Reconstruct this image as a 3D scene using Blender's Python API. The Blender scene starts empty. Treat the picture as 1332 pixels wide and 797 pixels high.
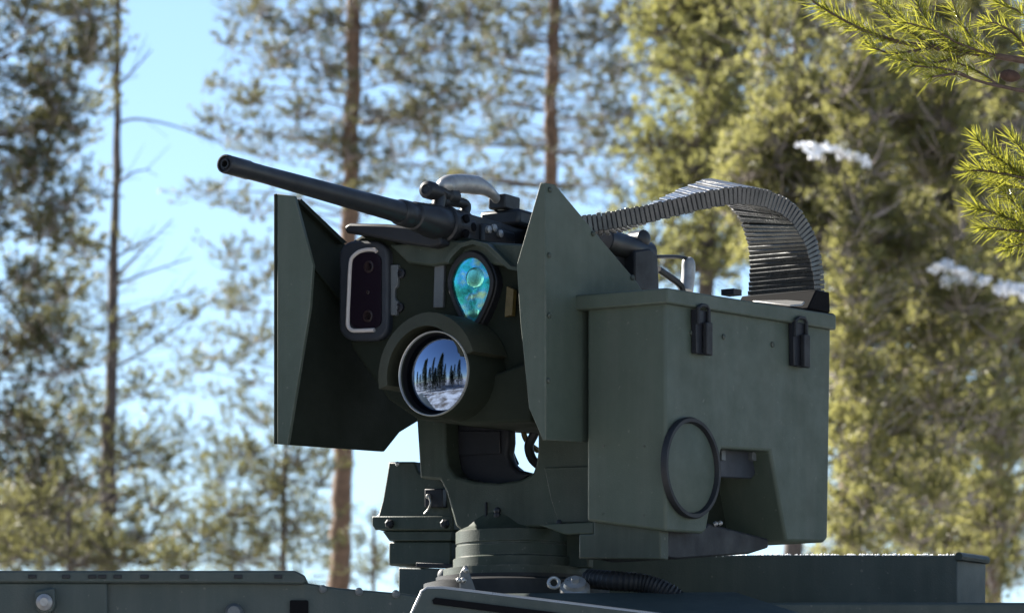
import bpy, bmesh, math, random
import numpy as np
from mathutils import Vector, Matrix
random.seed(7)
rng = np.random.default_rng(7)
R = math.radians
scene = bpy.context.scene
col = scene.collection

# ------------------------------------------------------------------ camera
FPX = 7659.0
PITCH = R(6.9)
CAM = Vector((0.0, -12.0, 1.7))
cd = bpy.data.cameras.new('camera')
cam = bpy.data.objects.new('camera', cd)
col.objects.link(cam)
cam.location = CAM
cam.rotation_euler = (R(90) + PITCH, 0, 0)
cd.sensor_width = 36.0
cd.sensor_fit = 'HORIZONTAL'
cd.lens = 36.0 * FPX / 1332.0
cd.clip_end = 6000
cd.dof.use_dof = True
cd.dof.focus_distance = 11.75
cd.dof.aperture_fstop = 13.5
scene.camera = cam

# ------------------------------------------------------------------ light
SUN_ELEV = R(29)
SUN_H = Vector((-0.80, 0.60, 0)).normalized()
sun_dir = Vector((SUN_H.x * math.cos(SUN_ELEV), SUN_H.y * math.cos(SUN_ELEV), math.sin(SUN_ELEV)))
world = bpy.data.worlds.new('World')
scene.world = world
world.use_nodes = True
wn = world.node_tree.nodes
wl = world.node_tree.links
bg = wn['Background']
sky = wn.new('ShaderNodeTexSky')
sky.sky_type = 'NISHITA'
sky.sun_disc = False
sky.sun_elevation = SUN_ELEV
sky.sun_rotation = math.atan2(sun_dir.x, sun_dir.y)
sky.air_density = 1.0
sky.dust_density = 0.0
sky.altitude = 2000
sky.ozone_density = 2.2
wl.new(sky.outputs[0], bg.inputs[0])
bg.inputs[1].default_value = 0.05
sl = bpy.data.lights.new('sun', 'SUN')
sl.energy = 5.0
sl.angle = R(0.5)
sl.color = (1.0, 0.94, 0.84)
so = bpy.data.objects.new('sun', sl)
col.objects.link(so)
so.rotation_euler = (-sun_dir).to_track_quat('-Z', 'Y').to_euler()
so.location = (-30, 25, 30)
scene.view_settings.view_transform = 'Standard'
scene.view_settings.look = 'None'
scene.view_settings.gamma = 1.0
scene.view_settings.use_curve_mapping = False
scene.view_settings.exposure = 2.0

# ------------------------------------------------------------------ sight lines of the photograph
fw = Vector((0, math.cos(PITCH), math.sin(PITCH)))
upv = Vector((0, -math.sin(PITCH), math.cos(PITCH)))
rt = Vector((1, 0, 0))
def ray(px, py):
    return fw + rt * ((px - 666.0) / FPX) + upv * ((398.5 - py) / FPX)
def at(px, py, Y):
    d = ray(px, py)
    return CAM + d * ((Y - CAM.y) / d.y)
# turret axes: a = the way the gun points, b = to its left hand (towards us), z = up
YAW = R(35)
fax = Vector((-math.sin(YAW), -math.cos(YAW), 0))
sax = Vector((math.cos(YAW), -math.sin(YAW), 0))
AX = at(672, 700, 0.0); AX = Vector((AX.x, 0, 0))
def loc(w):
    q = w - AX
    return Vector((q.dot(fax), q.dot(sax), w.z))
def U(px, py, a=None, b=None):
    d = ray(px, py)
    ax_, val = (fax, a) if a is not None else (sax, b)
    t = (val - (CAM - AX).dot(ax_)) / d.dot(ax_)
    return loc(CAM + d * t)
TROT = math.atan2(fax.y, fax.x)
def wor(l):
    return AX + fax * l[0] + sax * l[1] + Vector((0, 0, l[2]))

# ------------------------------------------------------------------ materials
def mat(name, color, rough=0.6, metal=0.0, bump=0.0, bscale=300, var=0.0, vscale=6, spec=0.5, coat=0.0, streak=0.0):
    m = bpy.data.materials.new(name)
    m.use_nodes = True
    nt = m.node_tree; n = nt.nodes; l = nt.links
    p = n['Principled BSDF']
    p.inputs['Base Color'].default_value = (*color, 1)
    p.inputs['Roughness'].default_value = rough
    p.inputs['Metallic'].default_value = metal
    p.inputs['Specular IOR Level'].default_value = spec
    p.inputs['Coat Weight'].default_value = coat
    tc = n.new('ShaderNodeTexCoord')
    if var:
        nz = n.new('ShaderNodeTexNoise'); nz.inputs['Scale'].default_value = vscale
        nz.inputs['Detail'].default_value = 8; nz.inputs['Roughness'].default_value = 0.65
        l.new(tc.outputs['Object'], nz.inputs['Vector'])
        mp = n.new('ShaderNodeMapRange')
        mp.inputs[1].default_value = 0.3; mp.inputs[2].default_value = 0.7
        mp.inputs[3].default_value = 1 - var; mp.inputs[4].default_value = 1 + var
        l.new(nz.outputs[0], mp.inputs[0])
        mx = n.new('ShaderNodeMix'); mx.data_type = 'RGBA'; mx.blend_type = 'MULTIPLY'
        mx.inputs[0].default_value = 1
        mx.inputs[6].default_value = (*color, 1)
        l.new(mp.outputs[0], mx.inputs[7])
        l.new(mx.outputs[2], p.inputs['Base Color'])
        mr = n.new('ShaderNodeMapRange')
        mr.inputs[1].default_value = 0.3; mr.inputs[2].default_value = 0.7
        mr.inputs[3].default_value = min(1, rough + 0.12); mr.inputs[4].default_value = max(0.05, rough - 0.12)
        l.new(nz.outputs[0], mr.inputs[0]); l.new(mr.outputs[0], p.inputs['Roughness'])
    if streak:
        sm = n.new('ShaderNodeMapping'); sm.inputs['Scale'].default_value = (38, 38, 2.6)
        sn = n.new('ShaderNodeTexNoise'); sn.inputs['Scale'].default_value = 1.0; sn.inputs['Detail'].default_value = 6
        l.new(tc.outputs['Object'], sm.inputs[0]); l.new(sm.outputs[0], sn.inputs[0])
        sp_ = n.new('ShaderNodeMapRange'); sp_.inputs[1].default_value = 0.45; sp_.inputs[2].default_value = 0.75
        sp_.inputs[3].default_value = 0; sp_.inputs[4].default_value = streak
        l.new(sn.outputs[0], sp_.inputs[0])
        vn = n.new('ShaderNodeTexNoise'); vn.inputs['Scale'].default_value = 90; vn.inputs['Detail'].default_value = 2
        l.new(tc.outputs['Object'], vn.inputs[0])
        vp = n.new('ShaderNodeMapRange'); vp.inputs[1].default_value = 0.70; vp.inputs[2].default_value = 0.76; vp.inputs[3].default_value = 0; vp.inputs[4].default_value = 0.45
        l.new(vn.outputs[0], vp.inputs[0])
        ma = n.new('ShaderNodeMath'); ma.operation = 'MAXIMUM'; l.new(sp_.outputs[0], ma.inputs[0]); l.new(vp.outputs[0], ma.inputs[1])
        bv = n.new('ShaderNodeBevel'); bv.samples = 4; bv.inputs['Radius'].default_value = 0.0045
        gn = n.new('ShaderNodeNewGeometry'); dt = n.new('ShaderNodeVectorMath'); dt.operation = 'DOT_PRODUCT'
        l.new(bv.outputs[0], dt.inputs[0]); l.new(gn.outputs['Normal'], dt.inputs[1])
        wr = n.new('ShaderNodeMapRange'); wr.inputs[1].default_value = 0.995; wr.inputs[2].default_value = 0.90; wr.inputs[3].default_value = 0; wr.inputs[4].default_value = 1
        l.new(dt.outputs['Value'], wr.inputs[0])
        wn_ = n.new('ShaderNodeTexNoise'); wn_.inputs['Scale'].default_value = 30; wn_.inputs['Detail'].default_value = 5
        l.new(tc.outputs['Object'], wn_.inputs[0])
        wm = n.new('ShaderNodeMapRange'); wm.inputs[1].default_value = 0.42; wm.inputs[2].default_value = 0.62; wm.inputs[3].default_value = 0.05; wm.inputs[4].default_value = 0.55
        l.new(wn_.outputs[0], wm.inputs[0])
        we = n.new('ShaderNodeMath'); we.operation = 'MULTIPLY'; l.new(wr.outputs[0], we.inputs[0]); l.new(wm.outputs[0], we.inputs[1])
        m2 = n.new('ShaderNodeMath'); m2.operation = 'MAXIMUM'; l.new(ma.outputs[0], m2.inputs[0]); l.new(we.outputs[0], m2.inputs[1]); ma = m2
        dm = n.new('ShaderNodeMix'); dm.data_type = 'RGBA'; dm.inputs[7].default_value = (0.15, 0.145, 0.125, 1)
        l.new(ma.outputs[0], dm.inputs[0]); l.new(mx.outputs[2], dm.inputs[6]); l.new(dm.outputs[2], p.inputs['Base Color'])
    if bump:
        nb = n.new('ShaderNodeTexNoise'); nb.inputs['Scale'].default_value = bscale
        nb.inputs['Detail'].default_value = 4
        l.new(tc.outputs['Object'], nb.inputs['Vector'])
        bp = n.new('ShaderNodeBump'); bp.inputs['Strength'].default_value = bump
        bp.inputs['Distance'].default_value = 0.002
        l.new(nb.outputs[0], bp.inputs['Height']); l.new(bp.outputs[0], p.inputs['Normal'])
    return m
def needle_mat(name, color, trans, rough=0.40, var=0.35, tw=0.45):
    m = bpy.data.materials.new(name); m.use_nodes = True
    nt = m.node_tree; n = nt.nodes; l = nt.links
    p = n['Principled BSDF']; p.inputs['Roughness'].default_value = rough
    p.inputs['Specular IOR Level'].default_value = 0.5
    tr = n.new('ShaderNodeBsdfTranslucent')
    ms = n.new('ShaderNodeMixShader'); ms.inputs[0].default_value = tw
    geo = n.new('ShaderNodeNewGeometry')
    tc = n.new('ShaderNodeTexCoord')
    nz = n.new('ShaderNodeTexNoise'); nz.inputs['Scale'].default_value = 1.6; nz.inputs['Detail'].default_value = 4
    l.new(tc.outputs['Object'], nz.inputs['Vector'])
    for c, dst in ((color, p.inputs['Base Color']), (trans, tr.inputs['Color'])):
        mx = n.new('ShaderNodeMix'); mx.data_type = 'RGBA'
        mx.inputs[6].default_value = (*[v * (1 - var) for v in c], 1)
        mx.inputs[7].default_value = (c[0] * (1 + var * 1.2), c[1] * (1 + var), c[2] * (1 + var * 0.4), 1)
        ad = n.new('ShaderNodeMath'); ad.operation = 'MULTIPLY_ADD'
        ad.inputs[1].default_value = 0.5
        l.new(geo.outputs['Random Per Island'], ad.inputs[0])
        mh = n.new('ShaderNodeMapRange'); mh.inputs[1].default_value = 0.35; mh.inputs[2].default_value = 0.65
        mh.inputs[3].default_value = 0; mh.inputs[4].default_value = 0.5
        l.new(nz.outputs[0], mh.inputs[0]); l.new(mh.outputs[0], ad.inputs[2])
        l.new(ad.outputs[0], mx.inputs[0]); l.new(mx.outputs[2], dst)
    l.new(p.outputs[0], ms.inputs[1]); l.new(tr.outputs[0], ms.inputs[2])
    l.new(ms.outputs[0], n['Material Output'].inputs[0])
    return m
M = {
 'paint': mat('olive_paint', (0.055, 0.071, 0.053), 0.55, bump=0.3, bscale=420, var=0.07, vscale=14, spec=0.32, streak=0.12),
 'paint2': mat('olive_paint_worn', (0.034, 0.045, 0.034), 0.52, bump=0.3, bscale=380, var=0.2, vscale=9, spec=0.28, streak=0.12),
 'hull': mat('hull_paint', (0.036, 0.049, 0.045), 0.6, bump=0.35, bscale=260, var=0.12, vscale=4, spec=0.35, streak=0.12),
 'inner': mat('shaded_olive_paint', (0.016, 0.020, 0.014), 0.78, bump=0.2, bscale=300, var=0.15, vscale=8, spec=0.12),  # olive paint darkened to hold the shade between the shields
 'rubber': mat('black_rubber', (0.016, 0.017, 0.019), 0.55, bump=0.15, bscale=500, var=0.2, vscale=20, spec=0.25),
 'gun': mat('gun_metal', (0.024, 0.025, 0.027), 0.42, metal=0.35, bump=0.12, bscale=500, var=0.25, vscale=25, spec=0.35),
 'gunw': mat('worn_sunlit_gun_metal', (0.30, 0.295, 0.285), 0.38, metal=0.4, bump=0.1, bscale=500, var=0.3, vscale=30),  # worn metal, lightened further to put sun on the handle into the colour
 'link': mat('chute_steel', (0.066, 0.066, 0.064), 0.28, metal=0.3, bump=0.1, bscale=400, var=0.3, vscale=30),
 'dark': mat('dark_plastic', (0.015, 0.016, 0.020), 0.45, bump=0.1, bscale=500, var=0.2, vscale=20, spec=0.25),
 'frame': mat('blue_grey_frame', (0.030, 0.034, 0.042), 0.5, bump=0.1, bscale=500, var=0.15, vscale=20, spec=0.25),
 'hood': mat('brown_green_hood', (0.034, 0.036, 0.024), 0.7, bump=0.2, bscale=300, var=0.15, vscale=8, spec=0.2),
 'grey': mat('grey_bracket', (0.085, 0.095, 0.10), 0.5, bump=0.1, bscale=500, var=0.15, vscale=20),
 'silver': mat('aluminium_and_edge_light', (0.34, 0.335, 0.32), 0.34, metal=0.5, var=0.1, vscale=30),
 'trim': mat('pale_trim', (0.50, 0.46, 0.44), 0.5, var=0.1, vscale=40),
 'blackmatt': mat('lens_tube_black', (0.006, 0.006, 0.007), 0.8, spec=0.06),
 'glass_dark': mat('dark_glass', (0.012, 0.008, 0.013), 0.12, spec=0.15),
 'brown': mat('lens_brown', (0.024, 0.014, 0.014), 0.3),
 'yellow': mat('yellow_tag', (0.08, 0.056, 0.012), 0.6, var=0.2, vscale=60),
 'mirror': mat('coated_lens', (0.20, 0.25, 0.35), 0.05, metal=1.0),
 'bark': mat('pine_bark', (0.125, 0.075, 0.045), 0.9, bump=1.0, bscale=14, var=0.55, vscale=9),
 'barkdark': mat('dark_bark', (0.075, 0.06, 0.05), 0.9, bump=1.0, bscale=14, var=0.5, vscale=9),
 'twig': mat('twig_bark', (0.24, 0.205, 0.185), 0.85, bump=0.5, bscale=90, var=0.35, vscale=12),
 'twignear': mat('near_twig_bark', (0.10, 0.062, 0.045), 0.8, bump=0.8, bscale=200, var=0.4, vscale=40),
 'cone': mat('pine_cone', (0.06, 0.028, 0.016), 0.8, var=0.4, vscale=60),
 'snow': mat('snow', (0.82, 0.84, 0.87), 0.55, bump=0.5, bscale=12, var=0.04, vscale=3),
 'n_left': needle_mat('needles_left', (0.072, 0.080, 0.044), (0.165, 0.165, 0.066), tw=0.55),
 'n_mid': needle_mat('needles_mid', (0.068, 0.075, 0.046), (0.15, 0.15, 0.068), tw=0.55),
 'n_right': needle_mat('needles_right', (0.098, 0.106, 0.054), (0.27, 0.27, 0.105), tw=0.62),
 'n_rdark': needle_mat('needles_right_dark', (0.084, 0.096, 0.048), (0.25, 0.255, 0.095), tw=0.62),
 'n_grey': needle_mat('needles_grey', (0.125, 0.12, 0.080), (0.30, 0.275, 0.145), tw=0.6),
 'n_near': needle_mat('needles_near', (0.095, 0.115, 0.022), (0.27, 0.28, 0.040), rough=0.16, var=0.5, tw=0.5),
 'n_spruce': needle_mat('needles_spruce', (0.028, 0.040, 0.020), (0.03, 0.04, 0.015)),
}
def teal_mat():  # teal coating; its blue and green blotches put reflections into the colour
    m = bpy.data.materials.new('coating_and_reflections'); m.use_nodes = True
    nt = m.node_tree; n = nt.nodes; l = nt.links; p = n['Principled BSDF']
    p.inputs['Metallic'].default_value = 0.85; p.inputs['Roughness'].default_value = 0.2
    tc = n.new('ShaderNodeTexCoord')
    mp = n.new('ShaderNodeMapping'); mp.inputs['Scale'].default_value = (1, 26, 42)
    nz = n.new('ShaderNodeTexNoise'); nz.inputs['Scale'].default_value = 1.0; nz.inputs['Detail'].default_value = 3
    l.new(tc.outputs['Object'], mp.inputs[0]); l.new(mp.outputs[0], nz.inputs[0])
    r = n.new('ShaderNodeValToRGB'); e = r.color_ramp.elements
    e[0].position = 0.34; e[0].color = (0.04, 0.34, 0.28, 1)
    e[1].position = 0.66; e[1].color = (0.55, 0.90, 0.55, 1)
    x = e.new(0.46); x.color = (0.06, 0.70, 0.66, 1)
    x = e.new(0.54); x.color = (0.16, 0.68, 1.0, 1)
    l.new(nz.outputs[0], r.inputs[0]); l.new(r.outputs[0], p.inputs['Base Color'])
    return m
M['teal'] = teal_mat()
def ground_mat():  # dirt tones also darken the snow in place of tree shade
    m = mat('trampled_shaded_snow', (0.5, 0.5, 0.5), 0.6, bump=0.6, bscale=6)
    nt = m.node_tree; n = nt.nodes; l = nt.links; p = n['Principled BSDF']
    tc = n.new('ShaderNodeTexCoord'); nz = n.new('ShaderNodeTexNoise'); nz.inputs['Scale'].default_value = 0.35; nz.inputs['Detail'].default_value = 9
    nz.inputs['Roughness'].default_value = 0.7
    l.new(tc.outputs['Object'], nz.inputs['Vector'])
    rp = n.new('ShaderNodeValToRGB'); e = rp.color_ramp.elements
    e[0].position = 0.42; e[0].color = (0.13, 0.10, 0.075, 1); e[1].position = 0.58; e[1].color = (0.70, 0.71, 0.73, 1)
    l.new(nz.outputs[0], rp.inputs[0]); l.new(rp.outputs[0], p.inputs['Base Color'])
    return m
M['ground'] = ground_mat()
M['teal_lens'] = mat('green_coated_lens', (0.25, 0.80, 0.62), 0.22, metal=0.9)

# ------------------------------------------------------------------ mesh helpers
def tag(o, label=None, cat=None, group=None, kind=None):
    if label: o['label'] = label
    if cat: o['category'] = cat
    if group: o['group'] = group
    if kind: o['kind'] = kind
    return o
def empty(name, w, rz=0.0):
    o = bpy.data.objects.new(name, None); o.empty_display_size = 0.2
    o.location = w; o.rotation_euler = (0, 0, rz); col.objects.link(o)
    return o
def link(name, me, m, parent=None, origin=None, bevel=0.0, seg=2, smooth=38):
    me.materials.append(m)
    if smooth:
        me.polygons.foreach_set('use_smooth', [True] * len(me.polygons))
        me.set_sharp_from_angle(angle=R(smooth))
    o = bpy.data.objects.new(name, me); col.objects.link(o)
    if parent is not None: o.parent = parent
    if bevel:
        b = o.modifiers.new('bevel', 'BEVEL'); b.width = bevel; b.segments = seg
        b.limit_method = 'ANGLE'; b.angle_limit = R(32); b.harden_normals = False
    return o
class MB:
    def __init__(s): s.v = []; s.f = []
    def add(s, vs, fs):
        k = len(s.v); s.v += [Vector(v) for v in vs]; s.f += [[i + k for i in f] for f in fs]; return s
    def prism(s, poly, ext, poly2=None):
        ext = Vector(ext); n = len(poly)
        p = [Vector(q) for q in poly]; q2 = [Vector(q) for q in poly2] if poly2 else [q + ext for q in p]
        fs = [list(range(n)), list(range(2 * n - 1, n - 1, -1))]
        fs += [[i, i + n, (i + 1) % n + n, (i + 1) % n] for i in range(n)]
        return s.add(p + q2, fs)
    def box(s, o, e1, e2, e3):   # corner o and three edge vectors
        o, e1, e2, e3 = map(Vector, (o, e1, e2, e3))
        return s.prism([o, o + e1, o + e1 + e2, o + e2], e3)
    def lathe(s, o, d, prof, n=28, caps=(True, True), e=None):
        o = Vector(o); d = Vector(d).normalized()
        e1 = (Vector(e) if e is not None else d.orthogonal()); e1 = (e1 - d * e1.dot(d)).normalized(); e2 = d.cross(e1)
        vs = []; fs = []
        for (x, r) in prof:
            for k in range(n):
                t = 2 * math.pi * k / n
                vs.append(o + d * x + (e1 * math.cos(t) + e2 * math.sin(t)) * r)
        for i in range(len(prof) - 1):
            for k in range(n):
                k2 = (k + 1) % n
                fs.append([i * n + k, i * n + k2, (i + 1) * n + k2, (i + 1) * n + k])
        if caps[0]: fs.append(list(range(n))[::-1])
        if caps[1]: fs.append([(len(prof) - 1) * n + k for k in range(n)])
        return s.add(vs, fs)
    def tube(s, pts, rad, n=8, cap=True):
        pts = [Vector(p) for p in pts]
        if not hasattr(rad, '__len__'): rad = [rad] * len(pts)
        vs = []; fs = []; e1 = None
        for i, p in enumerate(pts):
            t = (pts[min(i + 1, len(pts) - 1)] - pts[max(i - 1, 0)]).normalized()
            e1 = t.orthogonal().normalized() if e1 is None else (e1 - t * e1.dot(t)).normalized()
            e2 = t.cross(e1)
            for k in range(n):
                u = 2 * math.pi * k / n
                vs.append(p + (e1 * math.cos(u) + e2 * math.sin(u)) * rad[i])
        for i in range(len(pts) - 1):
            for k in range(n):
                k2 = (k + 1) % n
                fs.append([i * n + k, i * n + k2, (i + 1) * n + k2, (i + 1) * n + k])
        if cap:
            fs.append(list(range(n))[::-1]); fs.append([(len(pts) - 1) * n + k for k in range(n)])
        return s.add(vs, fs)
    def build(s, name, m, parent=None, origin=(0, 0, 0), bevel=0.0, seg=2, smooth=38):
        o = Vector(origin)
        me = bpy.data.meshes.new(name)
        me.from_pydata([v - o for v in s.v], [], s.f)
        bm = bmesh.new(); bm.from_mesh(me); bmesh.ops.recalc_face_normals(bm, faces=bm.faces[:]); bm.to_mesh(me); bm.free()
        return link(name, me, m, parent, None, bevel, seg, smooth)
def catmull(pts, n=6):
    pts = [Vector(p) for p in pts]; out = []
    P = [pts[0] * 2 - pts[1]] + pts + [pts[-1] * 2 - pts[-2]]
    for i in range(1, len(P) - 2):
        for k in range(n):
            t = k / n
            out.append(0.5 * ((2 * P[i]) + (P[i + 1] - P[i - 1]) * t + (2 * P[i - 1] - 5 * P[i] + 4 * P[i + 1] - P[i + 2]) * t * t
                              + (3 * P[i] - P[i - 1] - 3 * P[i + 1] + P[i + 2]) * t ** 3))
    out.append(pts[-1]); return out
def rrect(cx, cy, hx, hy, r, n=6):
    o = []
    for qx, qy, a0 in ((1, 1, 0), (-1, 1, 90), (-1, -1, 180), (1, -1, 270)):
        for k in range(n + 1):
            t = R(a0 + 90 * k / n)
            o.append((cx + qx * (hx - r) + math.cos(t) * r, cy + qy * (hy - r) + math.sin(t) * r))
    return o

# ================================================================== ground (snow)
g = MB()
rings = [0, 6, 14, 25, 45, 80, 160, 400, 1000, 3000]
gv = [Vector((0, 0, 0))]; gf = []; NS = 96
for ri in rings[1:]:
    for k in range(NS):
        t = 2 * math.pi * k / NS
        x, y = ri * math.cos(t), ri * math.sin(t)
        z = 0.0 if ri < 5 else 0.12 * math.sin(x * 0.31 + 1) * math.cos(y * 0.27) + 0.05 * math.sin(x * 0.9 + y * 0.7)
        if ri > 500: z = 0
        gv.append(Vector((x, y, z - 0.12)))
for k in range(NS): gf.append([0, 1 + k, 1 + (k + 1) % NS])
for i in range(len(rings) - 2):
    for k in range(NS):
        k2 = (k + 1) % NS; b0 = 1 + i * NS; b1 = 1 + (i + 1) * NS
        gf.append([b0 + k, b1 + k, b1 + k2, b0 + k2])
gv[0].z = -0.12
g.add(gv, gf)
tag(g.build('ground', M['ground'], smooth=80), 'snow covered ground around the vehicle', kind='structure')

# ================================================================== vehicle roof
VR = empty('armoured_vehicle', (0.4, 0.4, 0))
VO = Vector((0.4, 0.4, 0))
tag(VR, 'dark green armoured vehicle roof carrying the weapon station', 'vehicle')
def vb(mb, name, m, parent=VR, **k): return mb.build(name, m, parent, VO, **k)
def ypoly(pts, Y): return [at(x, y, Y) for x, y in pts]
# main hull below the frame (slab sided, roof at the height of the turret ring)
zr = at(700, 775, -0.30).z
h = MB()
h.prism([(-4.1, -0.55, 1.0), (-4.1, -0.40, zr - 0.10), (-4.1, 1.5, zr - 0.10), (-4.1, 1.7, 1.0)], (7.6, 0, 0))
vb(h, 'hull', M['hull'], bevel=0.01)
h = MB(); h.box((-4.2, -0.35, 0.55), (7.8, 0, 0), (0, 1.85, 0), (0, 0, 0.46))
vb(h, 'hull_belly', M['hull'], bevel=0.02)
wp = [(-0.16, 0.30), (-0.15, 0.52), (-0.10, 0.58), (0.10, 0.58), (0.15, 0.52), (0.16, 0.30), (0.11, 0.26), (0.11, 0.08), (0.17, 0.07)]
for x in (-3.3, -1.5, 0.2, 2.2):
    for y, s in ((-0.42, -1), (1.55, 1)):
        w = MB(); w.lathe((x, y, 0.46), (0, s, 0), wp, 28); vb(w, 'wheel', M['rubber'])
# roof plate below the ring
h = MB(); h.box((-1.4, -0.34, zr - 0.1), (3.4, 0, 0), (0, 1.8, 0), (0, 0, 0.085))
vb(h, 'roof_plate', M['hull'], bevel=0.006)
# left-hand long box side with cap strip
YL = -0.46
h = MB(); h.prism(ypoly([(-700, 756), (396, 757), (440, 764), (524, 771), (560, 776), (560, 840), (-700, 840)], YL), (0, 0.11, 0))
side = vb(h, 'side_wall', M['hull'], bevel=0.004)
h = MB(); h.prism(ypoly([(-700, 741.5), (384, 741.5), (397, 748), (399, 755), (394, 759), (300, 757.5), (-700, 755)], YL - 0.022), (0, 0.40, 0))
strip = vb(h, 'cap_strip', M['hull'], bevel=0.004)
h = MB(); h.prism(ypoly([(-700, 757), (140, 757), (140, 840), (-700, 840)], YL - 0.012), (0, 0.03, 0))
vb(h, 'cover_plate', M['hull'], bevel=0.004)
for x in (42, 86, 120, 133, 153, 188, 240, 310, 362):
    p = at(x, 749.5, YL - 0.0225)
    b = MB(); b.box(p - Vector((0.008, 0.003, 0.0035)), (0.016, 0, 0), (0, 0.004, 0), (0, 0, 0.007))
    vb(b, 'rivet', M['rubber'], strip, bevel=0.001)
for x, y in ((420, 765.5), (467, 769), (515, 772)):
    p = at(x, y, YL - 0.001)
    b = MB(); b.lathe(p, (0, -1, 0), [(0, 0.008), (0.006, 0.008), (0.009, 0.004)], 10); vb(b, 'bolt', M['grey'], side)
b = MB(); b.prism(ypoly(rrect(389, 791, 12, 11, 2), YL - 0.006), (0, 0.005, 0)); vb(b, 'slot', M['blackmatt'], side)
b = MB(); b.lathe(at(305, 797, YL - 0.001), (0, -1, 0), [(0, 0.018), (0.02, 0.018), (0.03, 0.012)], 18); vb(b, 'knob', M['grey'], side)
# lifting eye at far left
e = MB(); e.prism(ypoly([(45, 768), (71, 763), (72, 786), (68, 795), (58, 799), (49, 795), (45, 786)], YL - 0.045), (0, 0.033, 0))
eye = vb(e, 'lifting_eye', M['hull'], bevel=0.004)
e = MB(); e.lathe(at(58, 783, YL - 0.045), (0, -1, 0), [(0, 0.016), (0.012, 0.016), (0.02, 0.008)], 18); vb(e, 'pin', M['gunw'], eye)
# right-hand deck box
YR = 0.42
h = MB()
f0 = [at(700, 723, YR), at(862, 723, YR), at(1000, 721, YR), at(1246, 722, YR), at(1246, 860, YR), at(700, 860, YR)]
h.prism(f0, (0, 0.8, 0)); box_r = vb(h, 'deck_box', M['hull'], bevel=0.004)
h = MB()
p0 = at(1244, 722, YR + 0.0); p1 = at(1282, 727, YR + 0.14); pb = at(1244, 860, YR).z
h.prism([p0 + Vector((0, 0.0, 0)), p1, Vector((p1.x, p1.y + 0.6, p1.z)), Vector((p0.x, p0.y + 0.74, p0.z))], None,
        [Vector((p0.x, p0.y, pb)), Vector((p1.x - 0.004, p1.y, pb)), Vector((p1.x - 0.004, p1.y + 0.6, pb)), Vector((p0.x, p0.y + 0.74, pb))]) if False else h.add(
    [p0, p1, Vector((p1.x, p1.y + 0.6, p1.z)), Vector((p0.x, p0.y + 0.74, p0.z)),
     Vector((p0.x, p0.y, pb)), Vector((p1.x - 0.004, p1.y, pb)), Vector((p1.x - 0.004, p1.y + 0.6, pb)), Vector((p0.x, p0.y + 0.74, pb))],
    [[0, 1, 2, 3], [7, 6, 5, 4], [0, 4, 5, 1], [1, 5, 6, 2], [2, 6, 7, 3], [3, 7, 4, 0]])
end = vb(h, 'end_panel', M['hull'], bevel=0.004)
c = MB(); a0 = at(1246, 721, YR - 0.004); c.tube([at(1247, 723, YR - 0.006), at(1283, 728, YR + 0.135)], 0.009, 8); vb(c, 'edge_bead', M['hull'], end)
# frost and grit along the deck edge
gm = MB(); ico = [Vector(v) for v in ((1, 0, 0), (-1, 0, 0), (0, 1, 0), (0, -1, 0), (0, 0, 1), (0, 0, -1))]
icf = [[0, 2, 4], [2, 1, 4], [1, 3, 4], [3, 0, 4], [2, 0, 5], [1, 2, 5], [3, 1, 5], [0, 3, 5]]
for i in range(230):
    x = random.uniform(862, 1246); p = at(x, 721.3 + (x < 1000) * (1000 - x) / 138 * 2, YR + random.uniform(0.0, 0.03)); r = random.uniform(0.0012, 0.0036)
    gm.add([p + v * r * random.uniform(0.7, 1.3) for v in ico], icf)
tag(vb(gm, 'frost', M['snow'], box_r, smooth=0), kind='stuff')
# plate with painted edge light and flat cover in front of the ring
YP = -0.78
h = MB(); h.prism(ypoly([(520, 840), (536, 797), (549, 769), (555, 765), (575, 765), (840, 797), (1150, 838), (1150, 860), (520, 860)], YP), (0, 0.012, 0.0))
fp = vb(h, 'front_panel', M['hull'], bevel=0.0015)
rim = MB(); rim.tube(ypoly([(530, 812), (537, 796), (549.5, 769), (556, 764.5), (576, 764.5), (841, 797), (900, 805)], YP + 0.005), 0.0042, 8); vb(rim, 'painted_edge_light', M['silver'], fp)  # sun along the plate edge, laid on as a pale tube
h = MB(); h.prism(ypoly([(566, 776.5), (562, 780), (564, 785), (680, 800), (900, 828), (900, 818)], YP - 0.004), (0, 0.003, 0)); vb(h, 'slot', M['blackmatt'], fp)
h = MB()
q = [at(640, 772, -0.42), at(958, 769, -0.42), at(1060, 800, -0.62), at(1060, 840, -0.62), at(640, 840, -0.62), at(640, 790, -0.60)]
h.add([at(630, 771, -0.40), at(958, 769, -0.40), at(1062, 803, -0.66), at(630, 800, -0.66),
       at(630, 850, -0.40), at(958, 850, -0.40), at(1062, 850, -0.66), at(630, 850, -0.66)],
      [[0, 3, 2, 1], [4, 5, 6, 7], [0, 1, 5, 4], [1, 2, 6, 5], [2, 3, 7, 6], [3, 0, 4, 7]])
vb(h, 'flat_cover', M['hull'], bevel=0.004)
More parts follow.
